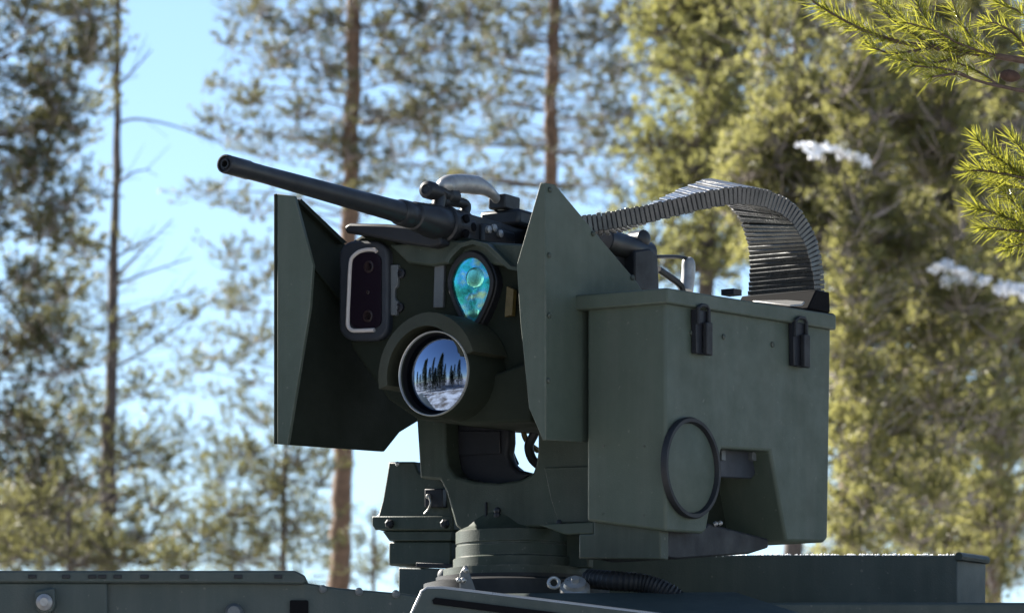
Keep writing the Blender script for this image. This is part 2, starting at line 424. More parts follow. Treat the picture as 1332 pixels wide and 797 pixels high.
# cable gland, eye bolt, hose near the ring
YC = -0.36
e = MB()
for k in range(20):
    pass
ctr = at(720.5, 757.5, YC - 0.02); rr = 0.0105
e.tube([ctr + Vector((math.cos(t) * rr, 0.004 * math.sin(t), math.sin(t) * rr)) for t in [2 * math.pi * k / 20 for k in range(21)]], 0.0036, 8, False)
vb(e, 'eye_bolt', M['silver'])
e = MB(); e.lathe(at(748, 763, YC), (0, -0.6, 0.8), [(-0.03, 0.030), (0.0, 0.030), (0.004, 0.024), (0.012, 0.022), (0.014, 0.009), (0.022, 0.008)], 20); vb(e, 'cable_gland', M['gunw'])
hp = catmull([at(765, 752, YC + 0.05), at(800, 755, YC - 0.02), at(840, 759, YC - 0.03), at(872, 772, YC - 0.04), at(890, 790, YC - 0.03)], 14)
hs = MB(); hs.tube(hp, [0.018 + 0.0025 * (i % 2) for i in range(len(hp))], 10); vb(hs, 'corrugated_hose', M['rubber'])
e = MB(); e.prism(ypoly([(598, 745), (604, 735), (608, 735), (612, 748), (620, 770), (598, 770)], YC - 0.02), (0, 0.03, 0)); vb(e, 'catch', M['grey'], bevel=0.002)
for x, y in ((607, 742), (598.5, 755), (604, 755)):
    e = MB(); e.lathe(at(x, y, YC - 0.035), (-0.5, -1, 0.3), [(0, 0.005), (0.008, 0.005), (0.01, 0.002)], 10); vb(e, 'bolt', M['silver'])

# ================================================================== weapon station
zb = at(672, 742, 0).z
SO = Vector((0, 0, zb))
ST = empty('weapon_station', AX + Vector((0, 0, zb)), TROT)
tag(ST, 'olive green remote weapon station with two shield plates and sensor windows', 'weapon station')
def sb(mb, name, m, parent=ST, **k): return mb.build(name, m, parent, SO, **k)
def ap(pts, a): return [U(x, y, a=a) for x, y in pts]
def bp_(pts, b): return [U(x, y, b=b) for x, y in pts]
def zpx(py): return at(672, py, 0).z
# pedestal ring
m = MB()
prof = [(zpx(752), 0.150), (zpx(741), 0.150), (zpx(740), 0.130), (zpx(728), 0.130), (zpx(726), 0.1245), (zpx(712), 0.1245), (zpx(711), 0.1225), (zpx(709), 0.1225), (zpx(708), 0.1245),
        (zpx(693), 0.1245), (zpx(690), 0.118), (zpx(686), 0.105), (zpx(664), 0.078), (zpx(640), 0.07)]
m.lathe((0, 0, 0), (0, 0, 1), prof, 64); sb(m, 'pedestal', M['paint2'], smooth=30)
m = MB(); m.lathe((0, 0, 0), (0, 0, 1), [(zr - 0.04, 0.19), (zpx(760), 0.19), (zpx(756), 0.165), (zpx(751.5), 0.165)], 48); sb(m, 'slewing_ring', M['rubber'])
# yoke carrying the sensor block
m = MB()
yk = [(541, 540), (579, 540), (580, 590), (583, 607), (592, 619), (618, 626), (648, 628), (676, 624), (692, 616), (697, 602), (699, 585), (699, 560),
      (772, 560), (772, 688), (744, 690), (728, 690), (722, 684), (600, 690), (592, 684), (586, 662), (580, 640), (572, 624), (546, 622)]
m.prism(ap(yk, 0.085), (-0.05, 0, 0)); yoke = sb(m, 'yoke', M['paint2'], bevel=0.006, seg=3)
m = MB(); m.prism(ap([(709, 608), (770, 606), (770, 679), (728, 680), (718, 650)], 0.0865), (0.004, 0, 0)); sb(m, 'arm_panel', M['paint2'], yoke, bevel=0.003)
m = MB(); m.prism(ap([(700, 682), (772, 678), (772, 694), (735, 695)], 0.11), (-0.02, 0, 0)); sb(m, 'shelf', M['paint'], yoke, bevel=0.003)
for x, y in ((729, 680), (716, 560), (648, 664), (648, 670)):
    m = MB(); m.lathe(U(x, y, a=0.086 if y > 600 else 0.12), (1, 0, 0), [(0, 0.007), (0.006, 0.007), (0.008, 0.004)], 10); sb(m, 'bolt', M['dark'], yoke)
m = MB(); m.box(U(632, 672, a=0.0865), (0.004, 0, 0), (0, 0.004, 0), (0, 0, 0.03)); sb(m, 'index_mark', M['dark'], yoke)
m = MB(); m.prism(ap([(728, 688), (765, 688), (765, 738), (728, 738)], 0.0), (-0.02, 0, 0)); sb(m, 'gap_filler', M['paint2'], bevel=0.003)  # added block that shuts the bright gap beside the pedestal
# elevation drive drum between the arms
m = MB(); m.prism(ap([(576, 543), (661, 543), (662, 575), (660, 590), (664, 603), (674, 611), (690, 615), (676, 630), (640, 634), (600, 632), (580, 625)], 0.034), (-0.03, 0, 0)); drum = sb(m, 'elevation_drive', M['dark'], bevel=0.008, seg=3)
m = MB(); m.prism(ap([(582, 560), (652, 560), (652, 590), (582, 594)], 0.0345), (0.004, 0, 0)); sb(m, 'drive_cover', M['dark'], drum, bevel=0.003)
m = MB(); m.tube(catmull([U(681, 545, a=-0.02), U(682, 566, a=-0.02), U(690, 578, a=-0.03), U(700, 586, a=-0.05)], 5), 0.006, 8); sb(m, 'yellow_cable', M['yellow'])
for pts, rad in (([(700, 552), (694, 566), (688, 580), (692, 596), (702, 606)], 0.010), ([(662, 548), (666, 560), (662, 574), (666, 590), (672, 604)], 0.006)):
    m = MB(); m.tube(catmull([U(x, y, a=0.05 if x < 650 else -0.01) for x, y in pts], 6), rad, 8); sb(m, 'cable', M['rubber'])
# left-hand drive housing
m = MB()
hs_ = [(505, 600), (539, 600), (543, 612), (546, 615), (570, 615), (578, 622), (583, 645), (589, 672), (589, 690), (494, 690), (487, 684), (485, 674), (492, 668), (497, 650), (503, 615)]
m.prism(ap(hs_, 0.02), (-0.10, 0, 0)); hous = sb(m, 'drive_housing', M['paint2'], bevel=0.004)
m = MB(); m.prism(ap([(497, 690.5), (588, 690.5), (586, 703), (506, 703)], 0.018), (-0.10, 0, 0)); sb(m, 'housing_flange', M['paint2'], bevel=0.002)
m = MB(); m.prism(ap([(505, 703.5), (586, 703.5), (586, 735), (505, 735)], 0.012), (-0.09, 0, 0)); sb(m, 'housing_foot', M['paint2'], bevel=0.004)
m = MB(); m.prism(ap([(486, 671), (588, 671), (588, 689), (490, 689), (486, 683)], 0.0205), (0.006, 0, 0)); sb(m, 'clamp_bar', M['paint2'], hous, bevel=0.002)
for x, y in ((508, 681), (580, 681)):
    m = MB(); m.lathe(U(x, y, a=0.0265), (1, 0, 0), [(0, 0.010), (0.007, 0.010), (0.010, 0.006)], 6); sb(m, 'bolt', M['dark'], hous)
m = MB(); m.prism(ap([(558, 636), (581, 636), (582, 660), (558, 660)], 0.0205), (0.016, 0, 0)); cb = sb(m, 'switch_box', M['dark'], hous, bevel=0.002)
m = MB(); m.tube(catmull([U(558, 645, a=0.045), U(560, 654, a=0.048), U(557, 662, a=0.045), U(552, 668, a=0.045)], 5), 0.0022, 6); sb(m, 'lanyard', M['silver'], hous)
m = MB(); m.lathe(U(558.5, 645.5, a=0.038), (1, 0, 0), [(0, 0.005), (0.006, 0.005), (0.009, 0.002)], 12); sb(m, 'stud', M['silver'], hous)
m = MB(); m.lathe(U(518, 603, a=0.02), (1, 0, 0), [(0, 0.005), (0.004, 0.005), (0.006, 0.002)], 10); sb(m, 'stud', M['gunw'], hous)
m = MB(); m.prism(ap([(518, 737), (576, 739), (576, 775), (518, 775)], 0.03), (-0.09, 0, 0)); lb = sb(m, 'connector_block', M['hull'], bevel=0.003)
m = MB(); m.prism(ap([(541, 731), (596, 733), (596, 739), (541, 737)], 0.035), (-0.02, 0, 0)); sb(m, 'connector_lid', M['dark'], lb, bevel=0.001)
for x, y, r in ((580, 748, 0.010), (589, 750, 0.009), (583, 760, 0.007)):
    m = MB(); m.lathe(U(x, y, a=0.04), (1, 0, 0), [(-0.05, r), (0, r), (0.004, r * 1.3), (0.012, r * 1.3), (0.015, r * 0.7)], 14); sb(m, 'connector', M['grey'], lb)
# shields
BR, BL, AF = 0.333, -0.333, 0.36
TH = 0.008
m = MB(); m.prism(bp_([(710, 238), (722, 240), (829, 367), (850, 400), (850, 540), (772, 575), (710, 572)], BR), (0, -TH, 0)); shr = sb(m, 'shield_plate', M['paint'], bevel=0.0015)
m = MB(); m.prism(ap([(709.3, 238), (703, 238), (688, 290), (672, 345), (677, 420), (688, 530), (706, 572), (709.3, 572)], U(710, 400, b=BR).x + 0.001), (-TH, 0, 0)); sb(m, 'shield_flange', M['paint'], shr, bevel=0.001)
for x, y in ((715, 247), (714, 332), (771, 304), (714, 410), (713, 495), (822, 361)):
    m = MB(); m.lathe(U(x, y, b=BR + 0.0005), (0, 1, 0), [(0, 0.0055), (0.003, 0.0055), (0.005, 0.003)], 10); sb(m, 'bolt', M['paint2'], shr)
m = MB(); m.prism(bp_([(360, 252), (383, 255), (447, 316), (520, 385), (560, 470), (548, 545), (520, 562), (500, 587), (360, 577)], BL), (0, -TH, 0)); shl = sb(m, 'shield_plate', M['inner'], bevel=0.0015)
aL = U(360, 400, b=BL).x
m = MB(); m.prism(ap([(360.7, 252), (383, 255), (395, 300), (407, 345), (403, 400), (374, 578.5), (360.7, 577)], aL + 0.001), (-TH, 0, 0)); sb(m, 'shield_flange', M['paint'], shl, bevel=0.001)
m = MB(); m.prism(bp_([(386, 259), (446, 316), (440, 318), (384, 264)], BL), (0, 0.012, 0)); sb(m, 'edge_stiffener', M['inner'], shl, bevel=0.001)
m = MB(); m.prism(bp_([(407, 348), (450, 400), (520, 470), (520, 475), (450, 404), (407, 351)], BL), (0, 0.006, 0)); sb(m, 'fold', M['inner'], shl, bevel=0.001)
# sensor block
AS = 0.235
m = MB()
m.prism(ap([(450, 318), (470, 305), (560, 302), (640, 314), (694, 330), (694, 548), (640, 553), (590, 549), (542, 545), (505, 520), (455, 450)], AS), (-0.32, 0, 0))
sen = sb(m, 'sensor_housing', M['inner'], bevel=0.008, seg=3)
# covers on top of the housing
m = MB(); m.prism(ap([(447, 294), (454, 290), (500, 291), (545, 295), (572, 306), (574, 318), (560, 322), (520, 316), (470, 305), (449, 303)], AS + 0.05), (-0.16, 0, 0)); sb(m, 'top_pad', M['rubber'], sen, bevel=0.006, seg=3)
m = MB(); m.prism(ap([(505, 318), (585, 312), (690, 318), (692, 352), (640, 344), (600, 340), (560, 346), (530, 342)], AS + 0.02), (-0.05, 0, 0)); sb(m, 'top_cover', M['paint2'], sen, bevel=0.005)
# day camera window (rounded slab)
A1 = 0.252
m = MB(); m.prism(ap(rrect(472.5, 378, 32, 65, 20), A1), (-0.07, 0, 0)); cw = sb(m, 'camera_module', M['frame'], sen, bevel=0.006, seg=3)
m = MB(); m.prism(ap(rrect(476.5, 378, 20, 49, 11), A1 + 0.0005), (0.003, 0, 0)); sb(m, 'window_pane', M['glass_dark'], cw)
tr = [(490, 327.5), (487, 325), (478, 324.5), (468, 327), (460, 333), (456, 342), (454, 380), (452.5, 415), (453, 424), (457, 429), (464, 430), (487, 429)]
m = MB(); trp = catmull(ap(tr, A1 + 0.004), 3); m.tube(trp, 0.0042, 8); sb(m, 'window_trim', M['trim'], cw)
for x, y, r in ((480, 347, 8), (479, 411, 8), (479, 380, 2.5)):
    m = MB(); m.lathe(U(x, y, a=A1 + 0.003), (1, 0, 0), [(0, r / 640), (0.002, r / 640), (0.0025, r / 900), (0.0005, r / 1000)], 24); sb(m, 'lens', M['brown'], cw)
for pts, nm in (([(504, 344), (518, 344), (517, 372), (513, 376), (513, 388), (517, 392), (516, 410), (501, 410)], 'left'), ([(565, 335), (578, 333), (576, 400), (563, 400)], 'right')):
    m = MB(); m.prism(ap(pts, A1 - 0.01), (-0.03, 0, 0)); sb(m, 'bracket', M['grey'], sen, bevel=0.002)
for x, y in ((523, 356), (521, 400)):
    m = MB(); m.lathe(U(x, y, a=AS), (1, 0, 0), [(0, 0.010), (0.006, 0.010), (0.007, 0.006), (0.003, 0.005)], 16); sb(m, 'bolt', M['dark'], sen)
# teardrop window
A2 = 0.256
def drop(cx, cy, k, sx=1.0):
    pts = []
    for i in range(40):
        t = 2 * math.pi * i / 40
        yy = -math.cos(t); xx = math.sin(t)
        wd = 1.0 - 0.60 * max(0, (yy + 0.3) / 1.3) ** 1.15
        pts.append((cx + xx * 31 * k * wd * sx, cy + (yy * 52) * k))
    return pts
m = MB(); m.prism(ap(drop(615, 380, 1.06), A2), (-0.08, 0, 0)); tw = sb(m, 'rangefinder_module', M['dark'], sen, bevel=0.003)
m = MB()
ou = ap(drop(615, 380, 1.02), A2 + 0.0005); inn = ap(drop(615, 379, 0.84), A2 + 0.0005); n = len(ou); fo = Vector((0.009, 0, 0))
m.add(ou + inn + [p + fo for p in ou] + [p + fo for p in inn],
      [[i, (i + 1) % n, n + (i + 1) % n, n + i] for i in range(n)] + [[2 * n + i, 3 * n + i, 3 * n + (i + 1) % n, 2 * n + (i + 1) % n] for i in range(n)]
      + [[i, 2 * n + i, 2 * n + (i + 1) % n, (i + 1) % n] for i in range(n)] + [[n + i, n + (i + 1) % n, 3 * n + (i + 1) % n, 3 * n + i] for i in range(n)])
sb(m, 'window_frame', M['rubber'], tw, bevel=0.002)
m = MB(); vs = []; fs = []; rk = [0.86, 0.68, 0.5, 0.32, 0.15]; n = 40
for q_, kk in enumerate(rk):
    for p in ap(drop(615, 379, kk), A2 + 0.001): vs.append(p + Vector((0.0015 + 0.007 * (1 - kk * kk) + (random.uniform(-1, 1) * 0.0003 if q_ else 0), 0, 0)))
vs.append(U(615, 379, a=A2 + 0.0095))
for q_ in range(len(rk) - 1):
    for i in range(n): fs.append([q_ * n + i, q_ * n + (i + 1) % n, (q_ + 1) * n + (i + 1) % n, (q_ + 1) * n + i])
for i in range(n): fs.append([4 * n + i, 4 * n + (i + 1) % n, 5 * n])
m.add(vs, fs); sb(m, 'coated_pane', M['teal'], tw, smooth=60)
for x, y, r in ((617, 362, 0.024), (615, 404, 0.017)):
    m = MB(); cc = U(x, y, a=A2 + (0.0085 if y < 390 else 0.006))
    m.lathe(cc, (1, 0, 0), [(-0.004, r), (0, r * 0.9), (0.001, r * 0.7), (0.0017, r * 0.45), (0.002, r * 0.2)], 24); sb(m, 'lens', M['teal_lens'], tw, smooth=60)
# hood over the teardrop window
m = MB()
hd = [(579, 340), (581, 334), (585, 328), (597, 317), (614, 312), (634, 317), (650, 332), (664, 346), (690, 350)]
ho = ap(hd, 0.275); hi_ = ap([(583, 342), (585, 337), (589, 332), (599, 322), (614, 317.5), (631, 322), (646, 336), (661, 350), (690, 355)], 0.275)
k = len(ho); ex = Vector((-0.05, 0, 0))
m.add(ho + hi_ + [p + ex for p in ho] + [p + ex for p in hi_],
      [[i, i + 1, k + i + 1, k + i] for i in range(k - 1)] + [[2 * k + i, 3 * k + i, 3 * k + i + 1, 2 * k + i + 1] for i in range(k - 1)]
      + [[i, 2 * k + i, 2 * k + i + 1, i + 1] for i in range(k - 1)] + [[k + i, k + i + 1, 3 * k + i + 1, 3 * k + i] for i in range(k - 1)]
      + [[0, k, 3 * k, 2 * k], [k - 1, 3 * k - 1, 4 * k - 1, 2 * k - 1]])
sb(m, 'window_hood', M['paint2'], sen)
m = MB(); m.prism(ap([(659, 372), (668, 376), (666, 410), (656, 412)], AS + 0.02), (-0.012, 0, 0)); sb(m, 'yellow_tag', M['yellow'], sen, bevel=0.001)
# big round lens
A3 = 0.365
lc = U(563.5, 485.5, a=A3); r0 = abs(U(563.5, 430, a=A3).z - lc.z)
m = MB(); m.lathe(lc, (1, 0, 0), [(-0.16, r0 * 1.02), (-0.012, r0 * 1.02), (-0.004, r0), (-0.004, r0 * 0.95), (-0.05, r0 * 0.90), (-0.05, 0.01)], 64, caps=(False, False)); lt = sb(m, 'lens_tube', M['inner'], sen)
m = MB(); m.lathe(lc, (1, 0, 0), [(-0.010, r0 * 1.0), (0.0, r0 * 1.0), (0.002, r0 * 0.985), (0.001, r0 * 0.968), (-0.006, r0 * 0.96)], 64, caps=(False, False)); sb(m, 'silver_rim', M['silver'], lt)
m = MB(); m.lathe(lc, (1, 0, 0), [(-0.006, r0 * 0.95), (-0.018, r0 * 0.91), (-0.020, 0.005)], 64, caps=(False, True)); sb(m, 'inner_cone', M['blackmatt'], lt)
m = MB(); rs = 0.22; rl = r0 * 0.91; pr = []
for i in range(13):
    rad = rl * (1 - i / 12.5); pr.append((-0.018 + math.sqrt(rs * rs - rad * rad) - math.sqrt(rs * rs - rl * rl), rad))
m.lathe(lc, (1, 0, 0), pr, 64, caps=(False, True)); sb(m, 'front_lens', M['mirror'], lt, smooth=80)
# hood above the big lens
m = MB(); N = 22; vs = []; fs = []
for i in range(N + 1):
    t = R(20 + (190 - 20) * i / N)
    for rr, aa in ((1.46, -0.012), (1.14, -0.004), (1.46, -0.13), (1.14, -0.13)):
        k_ = rr - 0.12 * abs(math.cos(t)) * (1 if math.cos(t) > 0 else 0)
        vs.append(lc + Vector((0.005 + aa, -0.016, 0)) + Vector((0, -math.cos(t) * -1 * r0 * k_, math.sin(t) * r0 * k_)))
for i in range(N):
    o0 = i * 4; o1 = o0 + 4
    fs += [[o0, o1, o1 + 1, o0 + 1], [o0 + 2, o0 + 3, o1 + 3, o1 + 2], [o0, o0 + 2, o1 + 2, o1], [o0 + 1, o1 + 1, o1 + 3, o0 + 3]]
fs += [[0, 1, 3, 2], [N * 4, N * 4 + 2, N * 4 + 3, N * 4 + 1]]
m.add(vs, fs); sb(m, 'lens_hood', M['hood'], sen)
m = MB(); m.prism(ap([(600, 500), (690, 470), (690, 548), (600, 552), (580, 545)], AS + 0.04), (-0.05, 0, 0)); sb(m, 'lower_cover', M['inner'], sen, bevel=0.006)

# ================================================================== ammunition box
AB, BB, BI = 0.215, 0.535, 0.348
zbo = U(900, 705, b=BB).z
BO = Vector((0, 0.44, zbo))
BX = empty('ammunition_box', wor((0, 0.44, zbo)), TROT)
tag(BX, 'olive green ammunition box with hinged lid, two black latches and round rubber ringed port', 'ammunition box')
def bb(mb, name, m, parent=BX, **k): return mb.build(name, m, parent, BO, **k)
AB = U(866, 500, b=BB).x
prof_o = [(866, 386), (1081, 421), (1077, 700), (1072, 705), (1023, 704), (1002, 586.5), (939, 583), (919, 690), (914, 694), (866, 691)]
po = bp_(prof_o, BB)
pi_ = [Vector((p.x, BI, p.z + (0.030 if p.x > 0.0 and p.z < U(866, 650, b=BB).z else 0.0))) for p in po]
m = MB(); m.prism(po, None, pi_) if False else m.add(po + pi_, [list(range(len(po))), list(range(2 * len(po) - 1, len(po) - 1, -1))] + [[i, i + len(po), (i + 1) % len(po) + len(po), (i + 1) % len(po)] for i in range(len(po))])
body = bb(m, 'body', M['paint'], bevel=0.006, seg=3)
# lid
lid_o = bp_([(868, 374), (1088, 409), (1088, 429), (868, 394)], BB + 0.012)
lf = U(868, 374, b=BB + 0.012).x
m = MB(); n4 = 4
l0 = lid_o; l1 = [Vector((p.x + (0.004 if i in (0, 3) else 0), BI - 0.022, p.z)) for i, p in enumerate(lid_o)]
m.add(l0 + l1, [[0, 1, 2, 3], [7, 6, 5, 4]] + [[i, i + 4, (i + 1) % 4 + 4, (i + 1) % 4] for i in range(4)])
lid = bb(m, 'lid', M['paint'], bevel=0.004, seg=3)
# latches
for x, y0, y1 in ((915, 397, 463), (1042, 413, 479)):
    m = MB(); m.prism(bp_([(x - 10, y0 + 5), (x + 9, y0 + 8), (x + 8, y1 - 1), (x - 9, y1 - 4)], BB + 0.0135), (0, -0.012, 0)); la = bb(m, 'latch', M['dark'], bevel=0.0015)
    m = MB(); m.prism(bp_([(x - 1, y0 + 22), (x + 7, y0 + 23), (x + 7, y1), (x - 1, y1 - 2)], BB + 0.016), (0, 0.010, 0)); bb(m, 'lever', M['rubber'], la, bevel=0.002)
    m = MB(); m.tube(bp_([(x - 7, y0 + 24), (x - 7, y0 + 4), (x - 3, y0), (x + 4, y0 + 1), (x + 7, y0 + 6), (x + 7, y0 + 26)], BB + 0.018), 0.0042, 7); bb(m, 'hook', M['rubber'], la)
for x, y in ((941, 438), (1004.5, 448), (899, 433)):
    m = MB(); m.lathe(U(x, y, b=BB), (0, 1, 0), [(0, 0.006), (0.0025, 0.006), (0.004, 0.003)], 10); bb(m, 'rivet', M['paint2'], body)
for x, y in ((785, 580), (838, 580), (785, 668), (838, 670)):
    m = MB(); m.lathe(U(x, y, a=AB), (1, 0, 0), [(0, 0.003), (0.002, 0.003)], 10); bb(m, 'rivet', M['paint2'], body)
# round port
pc = U(895.5, 608.5, b=BB); pr_ = abs(U(895.5, 542.5, b=BB).z - pc.z)
m = MB(); m.lathe(pc, (0, 1, 0), [(0.0, pr_ * 0.99), (0.008, pr_), (0.013, pr_ * 0.975), (0.013, pr_ * 0.905), (0.008, pr_ * 0.885), (0.001, pr_ * 0.875)], 64, caps=(False, False)); po_ = bb(m, 'port_ring', M['rubber'])
m = MB(); m.lathe(pc, (0, 1, 0), [(0.001, pr_ * 0.885), (0.004, pr_ * 0.875), (0.005, pr_ * 0.84)], 48, caps=(False, True)); bb(m, 'port_cover', M['paint'], po_)
# notch interior and fittings
m = MB(); m.prism(bp_([(925, 575), (1012, 580), (1030, 706), (910, 702)], BI + 0.05), (0, -0.02, 0)); bb(m, 'inner_wall', M['inner'])
m = MB(); m.prism(bp_([(938, 584), (986, 588), (985, 612), (978, 622), (935, 620)], BB - 0.045), (0, -0.012, 0)); br_ = bb(m, 'grey_plate', M['frame'], bevel=0.002)
for x in (941, 981):
    m = MB(); m.prism(bp_([(x - 2, 585), (x + 3, 585), (x + 3, 599), (x - 2, 598)], BB - 0.035), (0, -0.012, 0)); bb(m, 'plate_lug', M['grey'], br_, bevel=0.001)
m = MB(); m.box(U(978, 700, b=BI + 0.08), (-0.05, 0, 0), (0, 0.02, 0), (0, 0, 0.05)); bb(m, 'stop_block', M['dark'], bevel=0.003)
for x, y in ((929, 682), (935, 681)):
    m = MB(); m.lathe(U(x, y, b=BB - 0.03), (-0.5, 1, 0.6), [(0, 0.0045), (0.006, 0.0045), (0.008, 0.002)], 10); bb(m, 'stud', M['silver'])
# carrying bracket under the box (belongs to the station)
m = MB(); m.prism(ap([(753, 694), (772, 694), (772, 655), (859, 655), (859, 727), (753, 726)], AB - 0.012), (-0.03, 0, 0)); sb(m, 'box_bracket', M['paint2'], bevel=0.003)
m = MB()
ua = [U(858, 697, a=AB - 0.03), U(858, 724, a=AB - 0.03)]
m.prism(bp_([(862, 685), (914, 688), (922, 680), (1000, 700), (1000, 707), (1000, 712), (975, 720), (880, 727), (862, 724)], BB - 0.03), (0, -0.15, 0)); sb(m, 'box_carrier', M['rubber'], bevel=0.004)

# ================================================================== machine gun
gm0 = U(292, 213, b=0.0); gm1 = U(575, 291, b=0.0)
gd = (gm1 - gm0).normalized(); gs = Vector((0, 1, 0)); gu = gs.cross(gd).normalized()
if gu.z < 0: gu = -gu
def S(px):
    lo, hi = 0.0, 3.0
    py = 213 + (px - 292) * (78 / 283.0)
    return (U(px, py, b=0.0) - gm0).dot(gd)
GO = gm0 + gd * S(600)
GN = empty('machine_gun', wor(GO), TROT)
tag(GN, 'black heavy machine gun with long barrel pointing left above the shield plates', 'machine gun')
def gb(mb, name, m, parent=GN, **k): return mb.build(name, m, parent, GO, **k)
def gp(s, b, hh): return gm0 + gd * s + gs * b + gu * hh
def gbox(s0, s1, b0, b1, h0, h1):
    return MB().box(gp(s0, b0, h0), gd * (s1 - s0), gs * (b1 - b0), gu * (h1 - h0))
m = MB(); m.lathe(gm0, gd, [(0.10, 0.0066), (0.0, 0.0068), (0.0, 0.0095), (0.004, 0.0105), (0.004, 0.0135), (0.0, 0.0150), (0.002, 0.0178), (0.006, 0.0186), (S(322), 0.0188), (S(325), 0.0174), (S(345), 0.0172), (S(430), 0.0195), (S(505), 0.0218), (S(522), 0.0232)], 40, caps=(False, False))
brl = gb(m, 'barrel', M['gun'])
m = MB(); m.lathe(gm0, gd, [(0.0012, 0.0150), (-0.0008, 0.0155), (-0.0004, 0.0180), (0.004, 0.0189), (0.010, 0.0189)], 40, caps=(False, False)); gb(m, 'muzzle_rim', M['gun'], brl)
m = MB(); m.lathe(gm0, gd, [(S(518), 0.0235), (S(520), 0.0265), (S(530), 0.0270), (S(531), 0.0255), (S(536), 0.0255), (S(537), 0.0290), (S(556), 0.0325), (S(558), 0.0345), (S(574), 0.0350), (S(576), 0.032), (S(592), 0.0365), (S(600), 0.0375), (S(602), 0.030), (S(640), 0.030)], 40); gb(m, 'barrel_support', M['gun'])
m = MB(); m.lathe(gm0, gd, [(S(575), 0.0335), (S(576), 0.0385), (S(580), 0.0385), (S(581), 0.034)], 40, caps=(False, False)); gb(m, 'collar', M['gun'])
m = gbox(S(592), S(592) + 0.68, -0.034, 0.034, -0.075, 0.026); rec = gb(m, 'receiver', M['gun'], bevel=0.004)
m = gbox(S(606), S(648), -0.044, 0.044, -0.05, 0.012); gb(m, 'trunnion', M['gun'], rec, bevel=0.006)
m = gbox(S(648), S(648) + 0.30, -0.05, 0.05, 0.0265, 0.062); fc = gb(m, 'feed_cover', M['gun'], bevel=0.008)
m = gbox(S(644), S(664), -0.02, 0.022, 0.062, 0.092); gb(m, 'rear_sight', M['gun'], fc, bevel=0.003)
for px_, hh in ((611, 0.0), (618, 0.006), (626, -0.002)):
    m = MB(); m.lathe(gp(S(px_), 0.044, hh), gs, [(0, 0.008), (0.006, 0.008), (0.008, 0.004)], 12); gb(m, 'pin', M['gunw'], rec)
for px_, hh in ((588, 0.012), (588, -0.016), (597, 0.0)):
    m = MB(); m.lathe(gp(S(px_), 0.030, hh), gs + gu * hh * 20, [(0, 0.009), (0.0075, 0.009), (0.008, 0.006)], 16); gb(m, 'vent_hole', M['blackmatt'], rec)
# front sight knob and carrying handle
m = MB(); m.lathe(U(553, 246, b=0.0), gd, [(0.003, 0.008), (0.0, 0.010), (0.002, 0.0165), (0.006, 0.0185), (0.026, 0.0185), (0.030, 0.0145), (0.07, 0.0145), (0.074, 0.018), (0.10, 0.018), (0.104, 0.010)], 20); gb(m, 'sight_knob', M['gun'])
m = MB(); m.tube(catmull([U(566, 290, b=0.0), U(570, 266, b=0.0), U(573, 252, b=0.0)], 4), [0.014] * 8 + [0.017], 12); hp_ = gb(m, 'handle_post', M['gun'])
m = MB(); q_ = catmull([U(577, 250, b=0.0), U(580, 242, b=0.0), U(592, 239, b=0.0), U(612, 240, b=0.0), U(628, 244, b=0.0), U(642, 254, b=0.0), U(652, 268, b=0.0), U(656, 285, b=0.0)], 5)
m.tube(q_, [0.010 + 0.010 * min(1, i / 4) - (0.010 * max(0, min(1, (i - 17) / 8))) for i in range(len(q_))], 12); gb(m, 'carrying_handle', M['gunw'], smooth=60)
m = MB(); m.tube(catmull([U(575, 262, b=0.0), U(596, 263, b=0.0), U(606, 268, b=0.0), U(602, 282, b=0.0)], 5), 0.011, 10); gb(m, 'handle_bracket', M['gun'], hp_)
# rear: buffer tube, back plate, spade grip loop
BG = 0.03
m = MB(); m.tube([U(785, 312, b=BG), U(842, 330, b=BG)], 0.026, 20); gb(m, 'buffer_tube', M['gun'], bevel=0.002)
m = MB(); m.lathe(U(830, 311, b=BG), (0.3, 1, 0), [(-0.02, 0.018), (0.02, 0.018), (0.024, 0.012)], 18); gb(m, 'charging_knob', M['gun'])
m = MB(); m.prism(bp_([(826, 326), (846, 323), (856, 332), (858, 378), (826, 378)], BG + 0.03), (0, -0.08, 0)); bpl = gb(m, 'back_plate', M['rubber'], bevel=0.004)
m = MB(); m.tube(catmull([U(854, 334, b=BG), U(880, 334, b=BG), U(893, 336, b=BG)], 4), 0.0042, 8); gb(m, 'grip_bar', M['gun'], bpl)
m = MB(); m.tube(catmull([U(856, 350, b=BG), U(868, 358, b=BG), U(884, 370, b=BG), U(888, 380, b=BG)], 4), 0.0075, 8); gb(m, 'grip_bar', M['gun'], bpl)
m = MB(); m.tube(catmull([U(894, 335, b=BG), U(895.5, 345, b=BG), U(895, 360, b=BG), U(893, 378, b=BG)], 4), [0.008, 0.012, 0.0135, 0.0145, 0.015, 0.015, 0.015, 0.015, 0.015, 0.015, 0.015, 0.015, 0.015], 12); gb(m, 'grip', M['gunw'], bpl)

# ================================================================== feed chute
near = [(1067, 398, .525), (1066, 372, .525), (1061, 335, .524), (1048, 300, .519), (1027, 273, .509), (998, 259, .493), (962, 254, .466), (920, 260, .422), (870, 272, .362), (820, 282, .297), (770, 290, .23), (700, 298, .15)]
pn = catmull([U(x, y, b=b) for x, y, b in near], 12)
